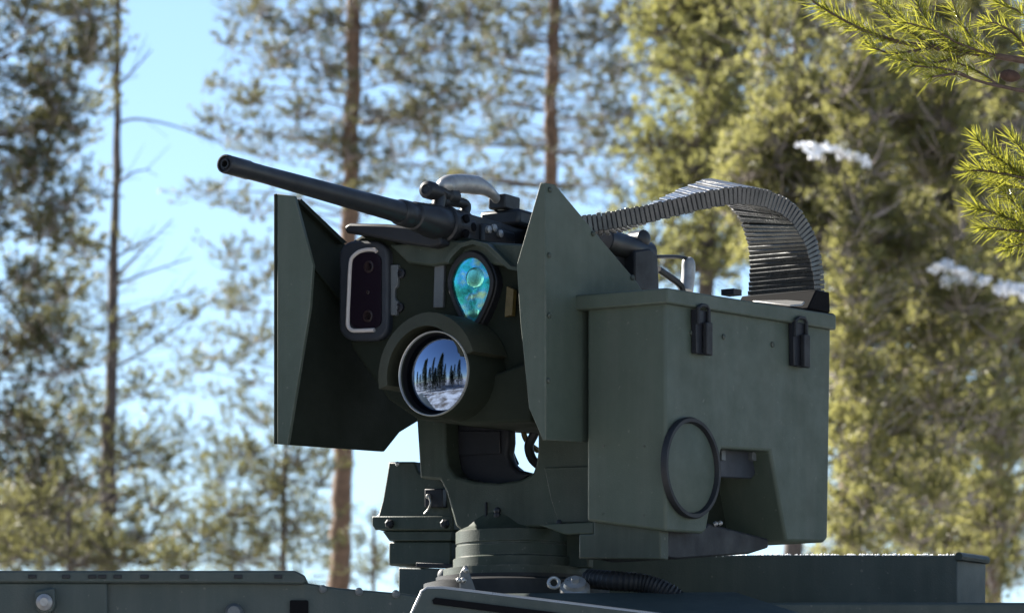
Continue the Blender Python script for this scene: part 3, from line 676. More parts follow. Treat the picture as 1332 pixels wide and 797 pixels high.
# even spacing
PITCHL = 0.0098
cum = [0.0]
for i in range(1, len(pn)): cum.append(cum[-1] + (pn[i] - pn[i - 1]).length)
def along(s):
    for i in range(1, len(pn)):
        if cum[i] >= s:
            t = (s - cum[i - 1]) / (cum[i] - cum[i - 1]); return pn[i - 1].lerp(pn[i], t), (pn[i] - pn[i - 1]).normalized()
    return pn[-1], (pn[-1] - pn[-2]).normalized()
NL = int(cum[-1] / PITCHL)
CO = pn[0].copy()
CH = empty('feed_chute', wor(CO), TROT)
tag(CH, 'dark steel flexible feed chute of ribbed links arching from box lid to gun', 'feed chute')
WID, THK, WT = 0.172, 0.036, 0.0035
def chute_w(t, u):
    th = Vector((t.x, t.y, 0)); k = min(1.0, th.length * 1.4)
    pw = Vector((t.y, -t.x, 0)) if t.y < 0 else Vector((-t.y, t.x, 0))
    pw = pw.normalized() if pw.length > 1e-4 else Vector((0, -1, 0))
    if pw.y > 0: pw = -pw
    q = min(1.0, max(0.0, u / 0.42)); pw = Vector((-0.62, -0.78, 0))
    w = Vector((0, -1, 0)).lerp(pw, q); w = (w - t * w.dot(t)).normalized()
    lift = 0.23 * math.exp(-((u - 0.42) / (0.15 if u < 0.42 else 0.26)) ** 2)
    w = w + Vector((0, 0, lift)); w = w - t * w.dot(t)
    return w.normalized()
for i in range(NL + 1):
    s = i * PITCHL; u = s / cum[-1]
    p, t = along(s); p1, t1 = along(min(s + 0.03, cum[-1])); p2, t2 = along(max(0, s - 0.03)); t = (p1 - p2).normalized()
    W = chute_w(t, u)
    Nn = t.cross(W).normalized()
    if Nn.z < 0 and abs(Nn.z) > 0.2 or (abs(Nn.z) <= 0.2 and Nn.x > 0): Nn = -Nn
    hl = PITCHL * 0.455
    jit = random.uniform(-1, 1) * 0.0016
    m = MB(); vs = []
    for sg in (-1, 1):
        for (ow, ot) in ((0, THK / 2), (WID, THK / 2), (WID, -THK / 2), (0, -THK / 2)):
            vs.append(p + t * hl * sg + W * ow + Nn * (ot + jit))
        for (ow, ot) in ((WT, THK / 2 - WT), (WID - WT, THK / 2 - WT), (WID - WT, -THK / 2 + WT), (WT, -THK / 2 + WT)):
            vs.append(p + t * hl * sg + W * ow + Nn * (ot + jit))
    fs = []
    for j in range(4):
        k2 = (j + 1) % 4
        fs += [[j, k2, k2 + 4, j + 4], [8 + j, 12 + j, 12 + k2, 8 + k2], [j, 8 + j, 8 + k2, k2], [4 + j, 4 + k2, 12 + k2, 12 + j]]
    m.add(vs, fs)
    m.build('link', M['link'], CH, CO, smooth=0, bevel=0.0012, seg=1)
# inner guide band so that the chute is closed
mv = []; mf = []
K = 90
for i in range(K + 1):
    s = cum[-1] * i / K; u = i / K
    p1, _ = along(min(s + 0.03, cum[-1])); p2, _ = along(max(0, s - 0.03)); t = (p1 - p2).normalized(); p, _ = along(s)
    W = chute_w(t, u); Nn = t.cross(W).normalized()
    for ow, ot in ((0.006, 0.012), (WID - 0.006, 0.012), (WID - 0.006, -0.012), (0.006, -0.012)):
        mv.append(p + W * ow + Nn * ot)
for i in range(K):
    for j in range(4): mf.append([i * 4 + j, i * 4 + (j + 1) % 4, i * 4 + 4 + (j + 1) % 4, i * 4 + 4 + j])
mf += [[0, 1, 2, 3], [K * 4 + 3, K * 4 + 2, K * 4 + 1, K * 4]]
m = MB(); m.add(mv, mf); m.build('cartridge_belt', M['rubber'], CH, CO)
# foot of the chute on the lid
zl = lid_o[0].z
ft = MB()
a0 = pn[0].x
ft.box((a0 - 0.045, BI - 0.0, zl + 0.001), (0.16, 0, 0), (0, BB - BI - 0.004, 0), (0, 0, 0.012)); ft.build('foot_plate', M['blackmatt'], CH, CO, bevel=0.002)
ft = MB(); ft.prism([(a0 - 0.026, BI + 0.002, zl + 0.013), (a0 + 0.060, BI + 0.002, zl + 0.013), (a0 + 0.026, BI + 0.002, zl + 0.055), (a0 - 0.024, BI + 0.002, zl + 0.055)], (0, BB - BI - 0.004, 0)); ft.build('foot_collar', M['blackmatt'], CH, CO, bevel=0.003)
m = MB()
tg = [Vector((a0 + 0.085 - 0.045 * math.sin(math.pi * i / 14), BB - 0.13 + 0.13 * i / 14, zl + 0.020 + 0.006 * math.sin(math.pi * i / 14))) for i in range(15)]
m.prism([(a0 + 0.070, BB - 0.13, zl + 0.034), (a0 + 0.064, BB - 0.05, zl + 0.030), (a0 + 0.066, BB - 0.006, zl + 0.024), (a0 + 0.080, BB - 0.003, zl + 0.016), (a0 + 0.098, BB - 0.02, zl + 0.014)], (0, 0, 0.004)); m.build('release_tongue', M['gunw'], CH, CO, bevel=0.0015)
m = MB(); m.box(U(938, 384, b=BB - 0.06), (-0.03, 0, 0), (0, 0.03, 0), (0, 0, 0.012)); bb(m, 'lid_stop', M['rubber'], lid)

# ================================================================== trees
def tuft_mesh(P, D, nn, ln, wd, spread=(0.5, 1.15), seg=0.07):
    """P, D: (n,3) tuft points and directions -> needle triangles"""
    n = len(P)
    P = np.repeat(P, nn, 0); D = np.repeat(D, nn, 0); k = n * nn
    D = D / (np.linalg.norm(D, axis=1, keepdims=True) + 1e-9)
    rnd = rng.normal(size=(k, 3)); rnd -= D * (rnd * D).sum(1, keepdims=True); rnd /= np.linalg.norm(rnd, axis=1, keepdims=True) + 1e-9
    ang = rng.uniform(spread[0], spread[1], (k, 1))
    nd = D * np.cos(ang) + rnd * np.sin(ang)
    base = P + D * rng.uniform(-seg, seg, (k, 1))
    L = ln * rng.uniform(0.7, 1.15, (k, 1))
    tip = base + nd * L
    sd = np.cross(nd, rng.normal(size=(k, 3))); sd /= np.linalg.norm(sd, axis=1, keepdims=True) + 1e-9
    hw = wd * 0.5
    V = np.stack([base - sd * hw, base + sd * hw, tip], 1).reshape(-1, 3)
    return V
def needle_obj(name, V, m, parent, origin):
    me = bpy.data.meshes.new(name); nv = len(V); nf = nv // 3
    me.vertices.add(nv); me.vertices.foreach_set('co', (V - np.array(origin)).astype(np.float32).ravel())
    me.loops.add(nv); me.loops.foreach_set('vertex_index', np.arange(nv, dtype=np.int32))
    me.polygons.add(nf); me.polygons.foreach_set('loop_start', np.arange(0, nv, 3, dtype=np.int32))
    me.polygons.foreach_set('loop_total', np.full(nf, 3, dtype=np.int32))
    me.update(); me.materials.append(m)
    o = bpy.data.objects.new(name, me); col.objects.link(o); o.parent = parent
    return o
def pine(label, trunk, Y, clumps, nm, bark, dens=1.0, group='pines behind the vehicle', needle=(0.056, 0.012), nn=11, bare=()):
    """trunk: [(px, py, width px)] top to bottom; clumps: (px, py, rx, ry, density, depth)"""
    dist = Y - CAM.y; mpp = dist / FPX
    tp = [at(x, y, Y) for x, y, w in trunk]; tw2 = [w * mpp / 2 for x, y, w in trunk]
    dlt = (tp[-1] - tp[-2]); last = tp[-1].copy()
    k = last.z / max(0.3, abs(dlt.z) / max(1e-6, dlt.length)) if False else last.z
    foot = Vector((last.x + dlt.x / max(1e-6, -dlt.z) * last.z * 0.5, Y, -0.15))
    root = empty('pine_tree', (foot.x, foot.y, -0.12)); RO = Vector((foot.x, foot.y, -0.12))
    tag(root, label, 'tree', group)
    path = tp + [foot]; rad = tw2 + [tw2[-1] * 1.7]
    path = catmull(path, 8); rr = []
    src = tw2 + [tw2[-1] * 1.7]
    for i in range(len(path)):
        u = i / 8; j = min(int(u), len(src) - 2); rr.append((src[j] + (src[j + 1] - src[j]) * (u - j)) * random.uniform(0.86, 1.14))
    path = [p + Vector((random.uniform(-1, 1), 0, 0)) * rr[i] * 0.22 for i, p in enumerate(path)]
    t = MB(); t.tube(path, rr, 14); t.build('trunk', bark, root, RO, smooth=70)
    def trunk_at(z):
        b = min(range(len(path)), key=lambda i: abs(path[i].z - z)); return path[b], rr[b]
    lm = MB(); PP = []; DD = []
    for c in clumps:
        cx, cy, rx, ry = c[:4]; rx *= 0.92; ry *= 1.3; dn = c[4] if len(c) > 4 else 1.0
        dz = c[5] if len(c) > 5 else random.uniform(-0.8, 0.8) * rx * mpp
        ce = at(cx, cy, Y + dz)
        ax_m, az_m = rx * mpp, ry * mpp; ay_m = min(ax_m, 1.2 * az_m + 0.35 * ax_m)
        tz = ce.z - 0.15 * abs(ce.x - path[0].x) + random.uniform(-0.1, 0.1)
        q, tr_ = trunk_at(tz)
        if (ce - q).length > 0.25:
            mid = (q + ce) / 2 + Vector((0, 0, random.uniform(-0.08, 0.12)))
            lp = catmull([q, mid, ce], 5); r0_ = min(tr_ * 0.4, 0.006 + 0.006 * (ce - q).length) * (0.55 if Y > 70 else 1.0)
            lm.tube(lp, [r0_ * (1 - 0.7 * i / (len(lp) - 1)) for i in range(len(lp))], 6, False)
        ntw = max(3, int(dn * dens * rx * ry / 30))
        for j in range(ntw):
            v = Vector((random.gauss(0, 1), random.gauss(0, 1), random.gauss(0, 1))).normalized() * random.random() ** 0.45 * (1.8 if random.random() < 0.45 else 1.0)
            e = ce + Vector((v.x * ax_m, v.y * ay_m, v.z * az_m))
            s0 = ce + (e - ce) * random.uniform(0.0, 0.45) + Vector((0, 0, -0.25 * az_m * random.random()))
            out = (e - s0)
            if out.length < 0.03: continue
            out = out + Vector((0, 0, 0.25 * out.length)); e = s0 + out
            lm.tube([s0, (s0 + e) / 2 + Vector((0, 0, -0.02)), e], [0.0055, 0.0045, 0.003], 4, False)
            if j % 4 == 0: continue
            nt_ = random.randint(3, 5)
            for q_ in range(nt_):
                f = 0.35 + 0.65 * (q_ + random.random()) / nt_
                pp = s0.lerp(e, f); dd = out.normalized() + Vector((random.uniform(-.7, .7), random.uniform(-.7, .7), random.uniform(-.2, .9)))
                off = dd.normalized() * random.uniform(0.02, 0.09)
                PP.append(pp + off); DD.append(dd)
    for b in bare:
        pts = catmull([at(x, y, Y + random.uniform(-0.1, 0.1)) for x, y in b], 5)
        bm_ = MB(); bm_.tube(pts, [0.014 * (1 - 0.8 * i / (len(pts) - 1)) + 0.002 for i in range(len(pts))], 6, False)
        for j in range(5):
            i0 = random.randint(len(pts) // 4, len(pts) - 2); dv = (pts[i0 + 1] - pts[i0]).normalized()
            e = pts[i0] + (dv + Vector((0, random.uniform(-.5, .5), random.choice((-0.6, 0.8))))) * random.uniform(0.1, 0.28)
            bm_.tube([pts[i0], e], [0.004, 0.002], 4, False)
        bm_.build('branch', bark, root, RO, smooth=70)
    if lm.v: tag(lm.build('branches', M['twig'] if bark is M['bark'] else M['barkdark'], root, RO, smooth=70), kind='stuff')
    if PP:
        V = tuft_mesh(np.array([tuple(p) for p in PP]), np.array([tuple(d) for d in DD]), nn, needle[0], needle[1], (0.4, 1.5), 0.03)
        tag(needle_obj('crown', V, nm, root, RO), kind='stuff')
    return root
def field(x0, x1, y0, y1, n, rx, ry, dn=1.0, keep=None):
    out = []
    for i in range(n):
        x = random.uniform(x0, x1); y = random.uniform(y0, y1)
        if keep and not keep(x, y): continue
        s = random.uniform(0.65, 1.3)
        out.append((x, y, rx * s, ry * s, dn * random.uniform(0.6, 1.2)))
    return out
# --- left group
pine('dense pine filling the left edge of the picture', [(-30, -500, 14), (-26, 0, 26), (-20, 740, 40), (-18, 900, 42)], 40,
     field(-80, 110, -60, 740, 110, 38, 20, 0.8) + [(120, 20, 50, 30, 1), (105, 75, 55, 30, 1), (60, 120, 60, 30), (110, 170, 40, 16, .7), (90, 265, 50, 24, .9), (60, 300, 60, 30, 1), (40, 430, 70, 30), (80, 480, 50, 30, .8), (30, 560, 70, 40), (60, 640, 80, 40), (40, 700, 90, 40)],
     M['n_left'], M['bark'])
pine('slim dark pine with bare twigs, second trunk from the left', [(160, -300, 5), (153, 0, 8), (152, 200, 10), (147, 400, 14), (140, 640, 20), (138, 800, 22)], 46,
     [(150, 15, 18, 24, .8), (148, 85, 24, 20, 1.2), (128, 60, 40, 22, 1), (115, 145, 30, 12, .8), (125, 250, 36, 14, .8), (108, 330, 40, 22, .7), (120, 455, 42, 20, .8), (195, 430, 40, 16, .7), (250, 415, 35, 14, .6), (180, 510, 50, 22, .8), (100, 545, 50, 24, .9), (165, 590, 60, 26, 1.0), (215, 600, 40, 20, .7), (120, 650, 70, 30, 1), (200, 660, 50, 24, .8), (160, 705, 90, 28, 1), (95, 705, 60, 30, 1),
      (160, 320, 22, 10, .5), (162, 135, 12, 10, .6), (70, 390, 50, 24, .8)],
     M['n_left'], M['barkdark'],
     bare=([(152, 160), (180, 155), (230, 165), (290, 188)], [(152, 240), (172, 225), (195, 220)], [(150, 335), (175, 320), (200, 308)], [(150, 360), (180, 330), (225, 285)], [(148, 372), (190, 355), (250, 335)], [(150, 115), (175, 90), (198, 65)], [(148, 330), (130, 315), (110, 310)], [(146, 480), (190, 455), (240, 420), (300, 370)], [(145, 420), (190, 400), (270, 375)]))
pine('tall pine with reddish trunk behind the gun barrel', [(470, -400, 12), (461, 0, 18), (457, 200, 20), (455, 300, 23), (446, 600, 27), (440, 765, 30), (437, 900, 31)], 52,
     [(395, 40, 45, 26), (340, 15, 50, 22, .9), (360, 75, 50, 22), (300, 55, 30, 18, .7), (420, 85, 40, 26, 1), (430, 25, 36, 26), (280, 110, 30, 14, .7), (330, 130, 45, 18, .8), (285, 155, 35, 14, .8), (390, 150, 48, 20, .8), (300, 180, 40, 14, .8), (350, 200, 45, 16, .7), (260, 250, 36, 12, .7), (300, 262, 40, 16, .8), (335, 275, 35, 14, .8), (420, 190, 40, 20, .8), (425, 235, 30, 16, .7),
      (500, 40, 40, 24, .9), (545, 20, 45, 26, .9), (570, 60, 40, 22, .9), (520, 95, 40, 24, .9), (560, 115, 45, 20, .9), (600, 90, 36, 22, .8), (500, 150, 36, 22, .8), (545, 150, 40, 18, .9), (585, 145, 40, 18, .8), (520, 200, 40, 20, .8), (560, 195, 34, 14, .8), (500, 240, 30, 16, .8), (615, 25, 36, 30, .9), (480, 280, 20, 16, .7),
      (300, 330, 34, 14, .7), (340, 350, 28, 20, .8), (310, 400, 36, 16, .8), (335, 440, 36, 18, .9), (280, 460, 34, 14, .6), (255, 480, 30, 12, .7), (330, 500, 26, 16, .7), (345, 545, 30, 14, .8)] + [(458 + random.uniform(-22, 22), yy, 24, 13, .7, -0.6) for yy in (10, 60, 105, 150, 205, 260)] + field(270, 640, -20, 290, 34, 30, 15, .7, lambda x, y: x > 300 + abs(y - 150) * 0.15),
     M['n_mid'], M['bark'], dens=1.2)
pine('young bushy pine under the left shield plate', [(372, 520, 4), (370, 620, 6), (368, 740, 8), (366, 860, 9)], 49,
     [(330, 590, 50, 24), (380, 600, 55, 24), (290, 620, 50, 24, .9), (350, 640, 60, 28), (410, 630, 40, 24, .8), (300, 665, 60, 28), (370, 690, 60, 30, .9), (260, 700, 60, 30), (320, 725, 70, 26), (420, 700, 30, 24, .6), (235, 730, 60, 24), (400, 735, 40, 20, .8), (420, 590, 26, 16, .6)],
     M['n_left'], M['barkdark'], dens=0.9)
pine('small pine showing low behind the drive housing', [(486, 660, 4), (486, 740, 5), (486, 830, 6)], 58,
     [(480, 700, 26, 14, .8), (490, 730, 32, 18, 1), (470, 745, 30, 14, .9), (512, 755, 20, 14, .8)], M['n_mid'], M['barkdark'])
pine('low bushy pine just above the vehicle roof at far left', [(90, 640, 6), (90, 740, 8), (90, 860, 9)], 36,
     [(20, 715, 70, 30, 1.1), (90, 725, 70, 24, 1.1), (160, 728, 60, 22, 1.0), (215, 735, 40, 20, .9), (40, 660, 60, 26, .8)], M['n_left'], M['barkdark'])
pine('far slim pine showing between the two left trunks', [(150, 330, 3), (144, 520, 7), (138, 760, 10), (137, 860, 11)], 78,
     field(150, 330, 380, 600, 30, 26, 12, .7) + field(140, 340, 560, 760, 40, 30, 14, .9) + field(20, 150, 350, 740, 50, 28, 14, .8), M['n_mid'], M['barkdark'])
pine('far pine showing under the left shield beside the reddish trunk', [(455, 300, 3), (449, 500, 8), (441, 760, 10), (439, 860, 11)], 74,
     field(290, 450, 570, 760, 36, 26, 13, .9) + field(280, 360, 330, 570, 26, 24, 12, .8) + field(455, 525, 660, 770, 10, 20, 11, .8), M['n_mid'], M['barkdark'])
pine('far pine crown between the reddish trunk and the bare straight trunk', [(722, -200, 4), (719, 100, 7), (717, 500, 10), (715, 860, 11)], 80,
     field(470, 710, -20, 280, 60, 28, 13, .9) + field(730, 870, -20, 280, 40, 28, 14, .9) + field(300, 450, -20, 230, 26, 26, 12, .7), M['n_mid'], M['barkdark'])
# --- centre
pine('slim pine with bare straight trunk above the right shield plate', [(722, -400, 10), (721, 0, 15), (717, 120, 17), (718, 240, 19), (716, 500, 22), (714, 800, 24)], 55,
     [(650, 30, 30, 22, .8), (660, 75, 34, 18, .8), (690, 50, 30, 20, .7), (640, 120, 40, 18, .7), (680, 130, 34, 16, .7), (660, 170, 34, 14, .7), (620, 190, 36, 14, .7), (690, 190, 30, 16, .7), (640, 225, 40, 16, .8), (600, 225, 30, 12, .8), (680, 230, 30, 14, .7),
      (755, 20, 30, 22, .8), (790, 45, 36, 24, .9), (760, 70, 30, 18, .7), (830, 20, 30, 28, .9), (800, 100, 34, 22, .8), (835, 80, 30, 22, .9), (760, 130, 32, 16, .6), (790, 150, 34, 18, .7), (830, 140, 26, 24, .8), (760, 185, 34, 16, .6), (805, 195, 34, 18, .7), (750, 225, 30, 14, .7), (790, 235, 34, 16, .8), (830, 200, 26, 20, .8), (700, 15, 26, 18, .7), (740, 255, 30, 14, .6), (680, 265, 26, 10, .5)] + [(718 + random.uniform(-20, 20), yy, 20, 12, .6, -0.6) for yy in (20, 75, 130, 190)] + field(600, 860, -20, 290, 30, 28, 15, .7),
     M['n_mid'], M['bark'], dens=1.2)
# --- right group
pine('dark crowned pine directly above the feed chute', [(925, -300, 10), (922, 0, 16), (918, 400, 22), (916, 800, 26)], 34,
     [(920 + random.uniform(-20, 20), yy, 40, 24, 1.0, -0.6) for yy in range(-20, 380, 34)] + field(860, 1010, -30, 250, 26, 46, 28, 1.0, lambda x, y: x > 850 + y * 0.02) + field(830, 960, 180, 370, 16, 40, 24, 0.9) + [(860, 40, 30, 30, .8), (850, 210, 34, 22, .8), (800, 290, 30, 16, .6), (850, 270, 40, 20, .9), (840, 330, 40, 24, .9), (940, 320, 40, 30, .8), (930, 350, 40, 30, .8)],
     M['n_rdark'], M['barkdark'], dens=0.75)
pine('broad yellow green pine right of the feed chute', [(1120, -200, 14), (1118, 100, 20), (1112, 400, 26), (1105, 760, 30), (1104, 900, 32)], 28,
     field(960, 1240, 110, 330, 46, 48, 26, 1.05) + [(1115 + random.uniform(-25, 25), yy, 44, 24, 1.1, -0.7) for yy in range(-20, 760, 34)] + field(1080, 1300, 300, 560, 30, 50, 26, .9) + field(1080, 1240, 560, 720, 14, 44, 24, .8) + [(1010, 180, 50, 30, 1.1), (1060, 150, 50, 30, 1.1), (980, 240, 40, 30, 1.1), (1000, 60, 60, 40, .9), (1100, 440, 40, 26, 1.2), (1110, 550, 40, 26)],
     M['n_right'], M['bark'], dens=0.75)
pine('sunlit pine at the right edge behind the near branches', [(1300, -300, 14), (1298, 100, 22), (1292, 500, 28), (1290, 900, 34)], 33,
     field(1150, 1380, -40, 320, 46, 52, 28, .95) + [(1296 + random.uniform(-25, 25), yy, 44, 24, 1.0, -0.7) for yy in range(-20, 560, 36)] + [(1292 + random.uniform(-15, 15), yy, 40, 22, 1.1, -0.8) for yy in range(560, 780, 30)] + field(1180, 1380, 320, 480, 14, 52, 26, .8) + field(1200, 1380, 400, 470, 8, 44, 22, 1.1) + field(1150, 1380, 480, 760, 26, 46, 28, .7),
     M['n_right'], M['bark'], dens=0.75,
     bare=([(1290, 640), (1330, 590), (1380, 560)], [(1290, 700), (1250, 640), (1210, 600)], [(1292, 560), (1330, 500), (1370, 470)], [(1290, 760), (1320, 690), (1350, 640)], [(1292, 730), (1270, 670), (1262, 610)]))
pine('shaded pine filling the gap behind the yellow green pine', [(1040, -300, 12), (1038, 100, 20), (1034, 500, 26), (1030, 900, 30)], 44,
     field(880, 1370, -40, 330, 80, 58, 34, .8) + field(1080, 1370, 330, 720, 46, 58, 34, .75), M['n_rdark'], M['barkdark'], dens=0.7)
pine('far grey brown pine low at the right edge', [(1240, -200, 14), (1236, 200, 20), (1230, 600, 28), (1228, 900, 30)], 60,
     field(1090, 1380, 300, 760, 60, 60, 32, .8) + field(900, 1380, -20, 300, 30, 64, 34, .6), M['n_grey'], M['bark'], dens=0.9)

# ================================================================== snow on the pines
def snow_lump(label, blobs, Y):
    c = at(blobs[0][0], blobs[0][1], Y); mb = bmesh.new(); mpp = (Y - CAM.y) / FPX
    small = [(x, y, rx * .8, ry * .6) for x, y, rx, ry in blobs]
    for (x, y, rx, ry) in blobs:
        for q in range(5): small.append((x + random.uniform(-1, 1) * rx, y + random.uniform(-.8, 1.3) * ry, rx * random.uniform(.2, .5), ry * random.uniform(.3, .75)))
    for (x, y, rx, ry) in small:
        p = at(x, y, Y + random.uniform(-0.05, 0.05)) - c
        mt = Matrix.Translation(p) @ Matrix.Diagonal((rx * mpp, rx * mpp * 0.8, ry * mpp, 1))
        bmesh.ops.create_icosphere(mb, subdivisions=2, radius=1.0, matrix=mt)
    for v in mb.verts: v.co += Vector((random.uniform(-1, 1), random.uniform(-1, 1), random.uniform(-1, 1))) * 0.012
    me = bpy.data.meshes.new('snow_clump'); mb.to_mesh(me); mb.free()
    o = link('snow_clump', me, M['snow'], smooth=60); o.location = c
    tag(o, label, 'snow', 'snow lying on the pine boughs')
snow_lump('long snow clump on a bough right of the feed chute arch', [(1050, 188, 11, 6), (1068, 193, 14, 7), (1086, 194, 15, 7), (1102, 200, 13, 6), (1118, 206, 10, 5), (1058, 200, 9, 4), (1126, 212, 5, 4)], 27.2)
snow_lump('broad snow clump on a bough near the right edge', [(1225, 345, 15, 8), (1243, 352, 20, 11), (1262, 358, 16, 9), (1236, 364, 18, 8), (1280, 362, 8, 4)], 27.7)
snow_lump('snow clump cut by the right edge below the lower branch', [(1302, 372, 9, 7), (1314, 373, 9, 6), (1326, 374, 12, 9), (1338, 380, 12, 9)], 27.7)

# ================================================================== near pine with branches reaching in from the right
NPX = at(1560, 700, 0.15)
NR = empty('pine_tree', (NPX.x, 0.15, -0.12)); NO = Vector((NPX.x, 0.15, -0.12))
tag(NR, 'near pine whose sharp needled branches reach in at the upper right corner', 'tree')
t = MB(); t.tube(catmull([Vector((NPX.x, 0.15, -0.15)), Vector((NPX.x + .02, 0.15, 1.5)), Vector((NPX.x - .01, 0.15, 3.2)), Vector((NPX.x + .03, 0.15, 5.5))], 8), [0.085 - 0.05 * i / 24 for i in range(25)], 16); t.build('trunk', M['bark'], NR, NO)
def shoot_needles(pts, per_m, ln, fwd=(0.55, 1.0), start=0.0):
    """needles along a polyline, as thin three sided spikes"""
    pts = [np.array(tuple(p)) for p in pts]; seg = [np.linalg.norm(pts[i + 1] - pts[i]) for i in range(len(pts) - 1)]; tot = sum(seg)
    n = int(tot * per_m); V = []
    for i in range(n):
        s = tot * (start + (1 - start) * rng.random()); j = 0
        while j < len(seg) - 1 and s > seg[j]: s -= seg[j]; j += 1
        d = (pts[j + 1] - pts[j]) / seg[j]; p = pts[j] + d * s
        rv = rng.normal(size=3); rv -= d * rv.dot(d); rv /= np.linalg.norm(rv)
        a = rng.uniform(*fwd); nd = d * math.cos(a) + rv * math.sin(a)
        q = p + nd * ln * rng.uniform(0.5, 1.2) + rng.normal(size=3) * 0.003
        V.append((p, q))
    for i in range(16):
        d = (pts[-1] - pts[-2]); d /= np.linalg.norm(d); rv = rng.normal(size=3) * 0.35
        V.append((pts[-1], pts[-1] + (d + rv) / np.linalg.norm(d + rv) * ln * rng.uniform(0.6, 1.0)))
    return V
def needles_obj(pairs, parent):
    n = len(pairs); A = np.array([p for p, q in pairs]); B = np.array([q for p, q in pairs]); d = B - A; d /= np.linalg.norm(d, axis=1, keepdims=True)
    e1 = np.cross(d, rng.normal(size=(n, 3))); e1 /= np.linalg.norm(e1, axis=1, keepdims=True)
    hw = 0.00105
    mid = A + (B - A) * 0.55 + rng.normal(size=(n, 3)) * 0.0012
    V = np.stack([A - e1 * hw * .8, A + e1 * hw * .8, mid - e1 * hw, mid + e1 * hw, B - e1 * hw * .25, B + e1 * hw * .25], 1).reshape(-1, 3) - np.array(tuple(NO))
    F = []
    for i in range(n):
        o = i * 6; F += [(o, o + 1, o + 3, o + 2), (o + 2, o + 3, o + 5, o + 4)]
    me = bpy.data.meshes.new('needles'); me.from_pydata(V.tolist(), [], F); me.materials.append(M['n_near'])
    o = bpy.data.objects.new('needles', me); col.objects.link(o); o.parent = parent
    tag(o, kind='stuff')
def near_bough(main, r, shoots, Y):
    mp = catmull([at(x, y, Y + dy) for x, y, dy in main], 6)
    b = MB(); b.tube(mp, [r * (1 - 0.75 * i / (len(mp) - 1)) for i in range(len(mp))], 10)
    pairs = []
    for sh, per in shoots:
        sp = catmull([at(x, y, Y + dy) for x, y, dy in sh], 4)
        b.tube(sp, [0.0034 - 0.0016 * i / (len(sp) - 1) for i in range(len(sp))], 7)
        pairs += shoot_needles(sp, per * 0.85, 0.046, (0.4, 1.1))
    o = b.build('bough', M['twignear'], NR, NO, smooth=60)
    needles_obj(pairs, o)
    return o
near_bough([(1562, 210, 0.0), (1480, 130, 0), (1400, 92, 0), (1332, 79, 0), (1260, 68, 0), (1200, 60, .02), (1150, 50, .02), (1105, 32, .02)], 0.011,
  [([(1170, 54, .02), (1130, 42, 0), (1095, 25, -.02), (1062, 5, -.03), (1048, -6, -.03)], 1500),
   ([(1225, 64, 0), (1195, 48, .03), (1160, 25, .04), (1135, -5, .05), (1120, -30, .05)], 1300),
   ([(1250, 66, 0), (1225, 50, -.02), (1200, 20, -.04), (1185, -15, -.05)], 1300),
   ([(1290, 72, 0), (1265, 50, .04), (1245, 20, .05), (1235, -15, .06)], 1200),
   ([(1300, 74, 0), (1255, 60, -.05), (1215, 40, -.08), (1180, 30, -.1)], 1100),
   ([(1345, 82, 0), (1325, 50, -.03), (1300, 32, -.06), (1285, 30, -.08)], 900),
   ([(1370, 85, 0), (1350, 40, .03), (1325, 15, .05), (1300, 5, .06)], 1100),
   ([(1400, 92, 0), (1380, 50, 0), (1350, 25, .02), (1330, -5, .03)], 1000),
   ([(1260, 68, 0), (1235, 78, -.03), (1205, 82, -.05), (1175, 78, -.07)], 900),
   ([(1215, 62, 0), (1190, 66, -.03), (1160, 70, -.05), (1135, 62, -.05)], 800),
   ([(1200, 60, 0.02), (1185, 40, .06), (1160, 5, .08)], 1100)], 0.15)
near_bough([(1400, 92, 0), (1350, 118, -.03), (1300, 112, -.05), (1265, 103, -.06), (1235, 92, -.07)], 0.006,
  [([(1265, 103, -.06), (1240, 92, -.08), (1215, 88, -.09), (1190, 86, -.1)], 700),
   ([(1245, 96, -.07), (1228, 98, -.1), (1212, 100, -.12)], 600),
   ([(1300, 112, -.05), (1270, 92, -.03), (1240, 80, -.02)], 600)], 0.15)
near_bough([(1562, 420, 0), (1470, 330, 0), (1400, 268, 0), (1350, 240, 0), (1320, 222, 0)], 0.009,
  [([(1345, 238, 0), (1315, 218, 0), (1290, 200, -.02), (1274, 184, -.03)], 2100),
   ([(1335, 232, 0), (1305, 226, -.03), (1280, 222, -.05), (1262, 222, -.06)], 1700),
   ([(1370, 250, 0), (1345, 215, .03), (1325, 190, .05), (1318, 182, .05)], 1300),
   ([(1400, 268, 0), (1345, 250, .04), (1310, 240, .06), (1290, 236, .06)], 1200)], 0.12)
near_bough([(1562, 470, 0), (1470, 390, 0), (1400, 325, 0), (1350, 300, 0), (1320, 288, 0)], 0.009,
  [([(1345, 298, 0), (1315, 285, 0), (1290, 276, -.02), (1268, 270, -.03)], 2000),
   ([(1350, 300, 0), (1325, 270, .03), (1305, 250, .05), (1296, 240, .05)], 1500),
   ([(1350, 302, 0), (1325, 300, -.03), (1300, 298, -.05), (1280, 296, -.05)], 1700),
   ([(1390, 320, 0), (1350, 315, -.02), (1330, 318, -.03), (1312, 322, -.04)], 1700)], 0.12)
cn = MB(); cc = at(1314, 99, 0.10)
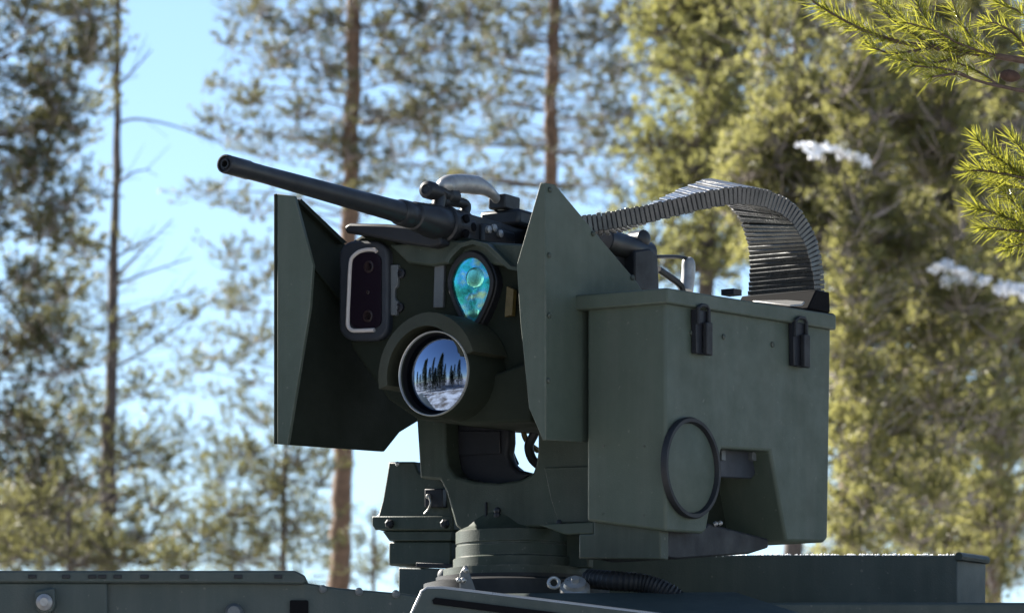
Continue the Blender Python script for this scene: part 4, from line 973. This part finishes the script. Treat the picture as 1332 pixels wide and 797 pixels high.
cn.lathe(cc, (1, 0.2, -0.1), [(-0.022, 0.004), (-0.015, 0.010), (-0.006, 0.0135), (0.006, 0.013), (0.016, 0.009), (0.022, 0.003)], 12)
cn.build('cone', M['cone'], NR, NO)

# ================================================================== spruces behind the camera, mirrored in the round lens
def spruce(seed):
    r_ = random.Random(seed); root = empty('spruce_tree', (0, 0, 0))
    t = MB(); H = 11.0
    t.tube([(0, 0, -0.2), (0.03, 0, H * 0.5), (0, 0, H)], [0.14, 0.08, 0.015], 10); t.build('trunk', M['barkdark'], root)
    PP = []; DD = []
    for i in range(1500):
        u = r_.random() ** 0.8; z = 0.9 + (H - 0.8) * u; rad = 1.7 * (1 - u) ** 0.9 + 0.08
        lay = 0.75 + 0.25 * math.sin(z * 9); th = r_.uniform(0, 2 * math.pi); q = rad * lay * r_.random() ** 0.4
        PP.append((q * math.cos(th), q * math.sin(th), z - 0.28 * q)); DD.append((math.cos(th), math.sin(th), -0.25))
    V = tuft_mesh(np.array(PP), np.array(DD), 9, 0.30, 0.05, (0.2, 1.0), 0.12)
    tag(needle_obj('crown', V, M['n_spruce'], root, (0, 0, 0)), kind='stuff')
    return root
sp0 = spruce(3)
spots = [(-26, -10, .9), (-29, -7, .75), (-27, -13.5, 1.05), (-33, -16, 1.1), (-24, -21, .65), (-30, -4, .6), (-36, -11, 1.1), (-22, -25, .8), (-38, -20, 1.2), (-31, -26, 1.0), (-40, -5, 1.1)] + [(-52 + 10 * math.sin(k * 2.1), -60 + k * 4.6, 0.8 + 0.35 * ((k * 7) % 5) / 5) for k in range(18)]
for i, (x, y, s) in enumerate(spots):
    if i == 0: o = sp0
    else:
        o = sp0.copy(); col.objects.link(o)
        for ch in list(sp0.children):
            c = ch.copy(); col.objects.link(c); c.parent = o
    o.location = (x * .8, y * .8, -0.1); o.scale = (s * (1.2 + 0.5 * (i % 3)), s * 1.4, s * (0.75 + 0.2 * (i % 4))); o.rotation_euler = (0, 0, i * 1.3)
    tag(o, 'dark spruce across the snow, seen only mirrored in the round lens', 'tree', 'spruces mirrored in the lens')
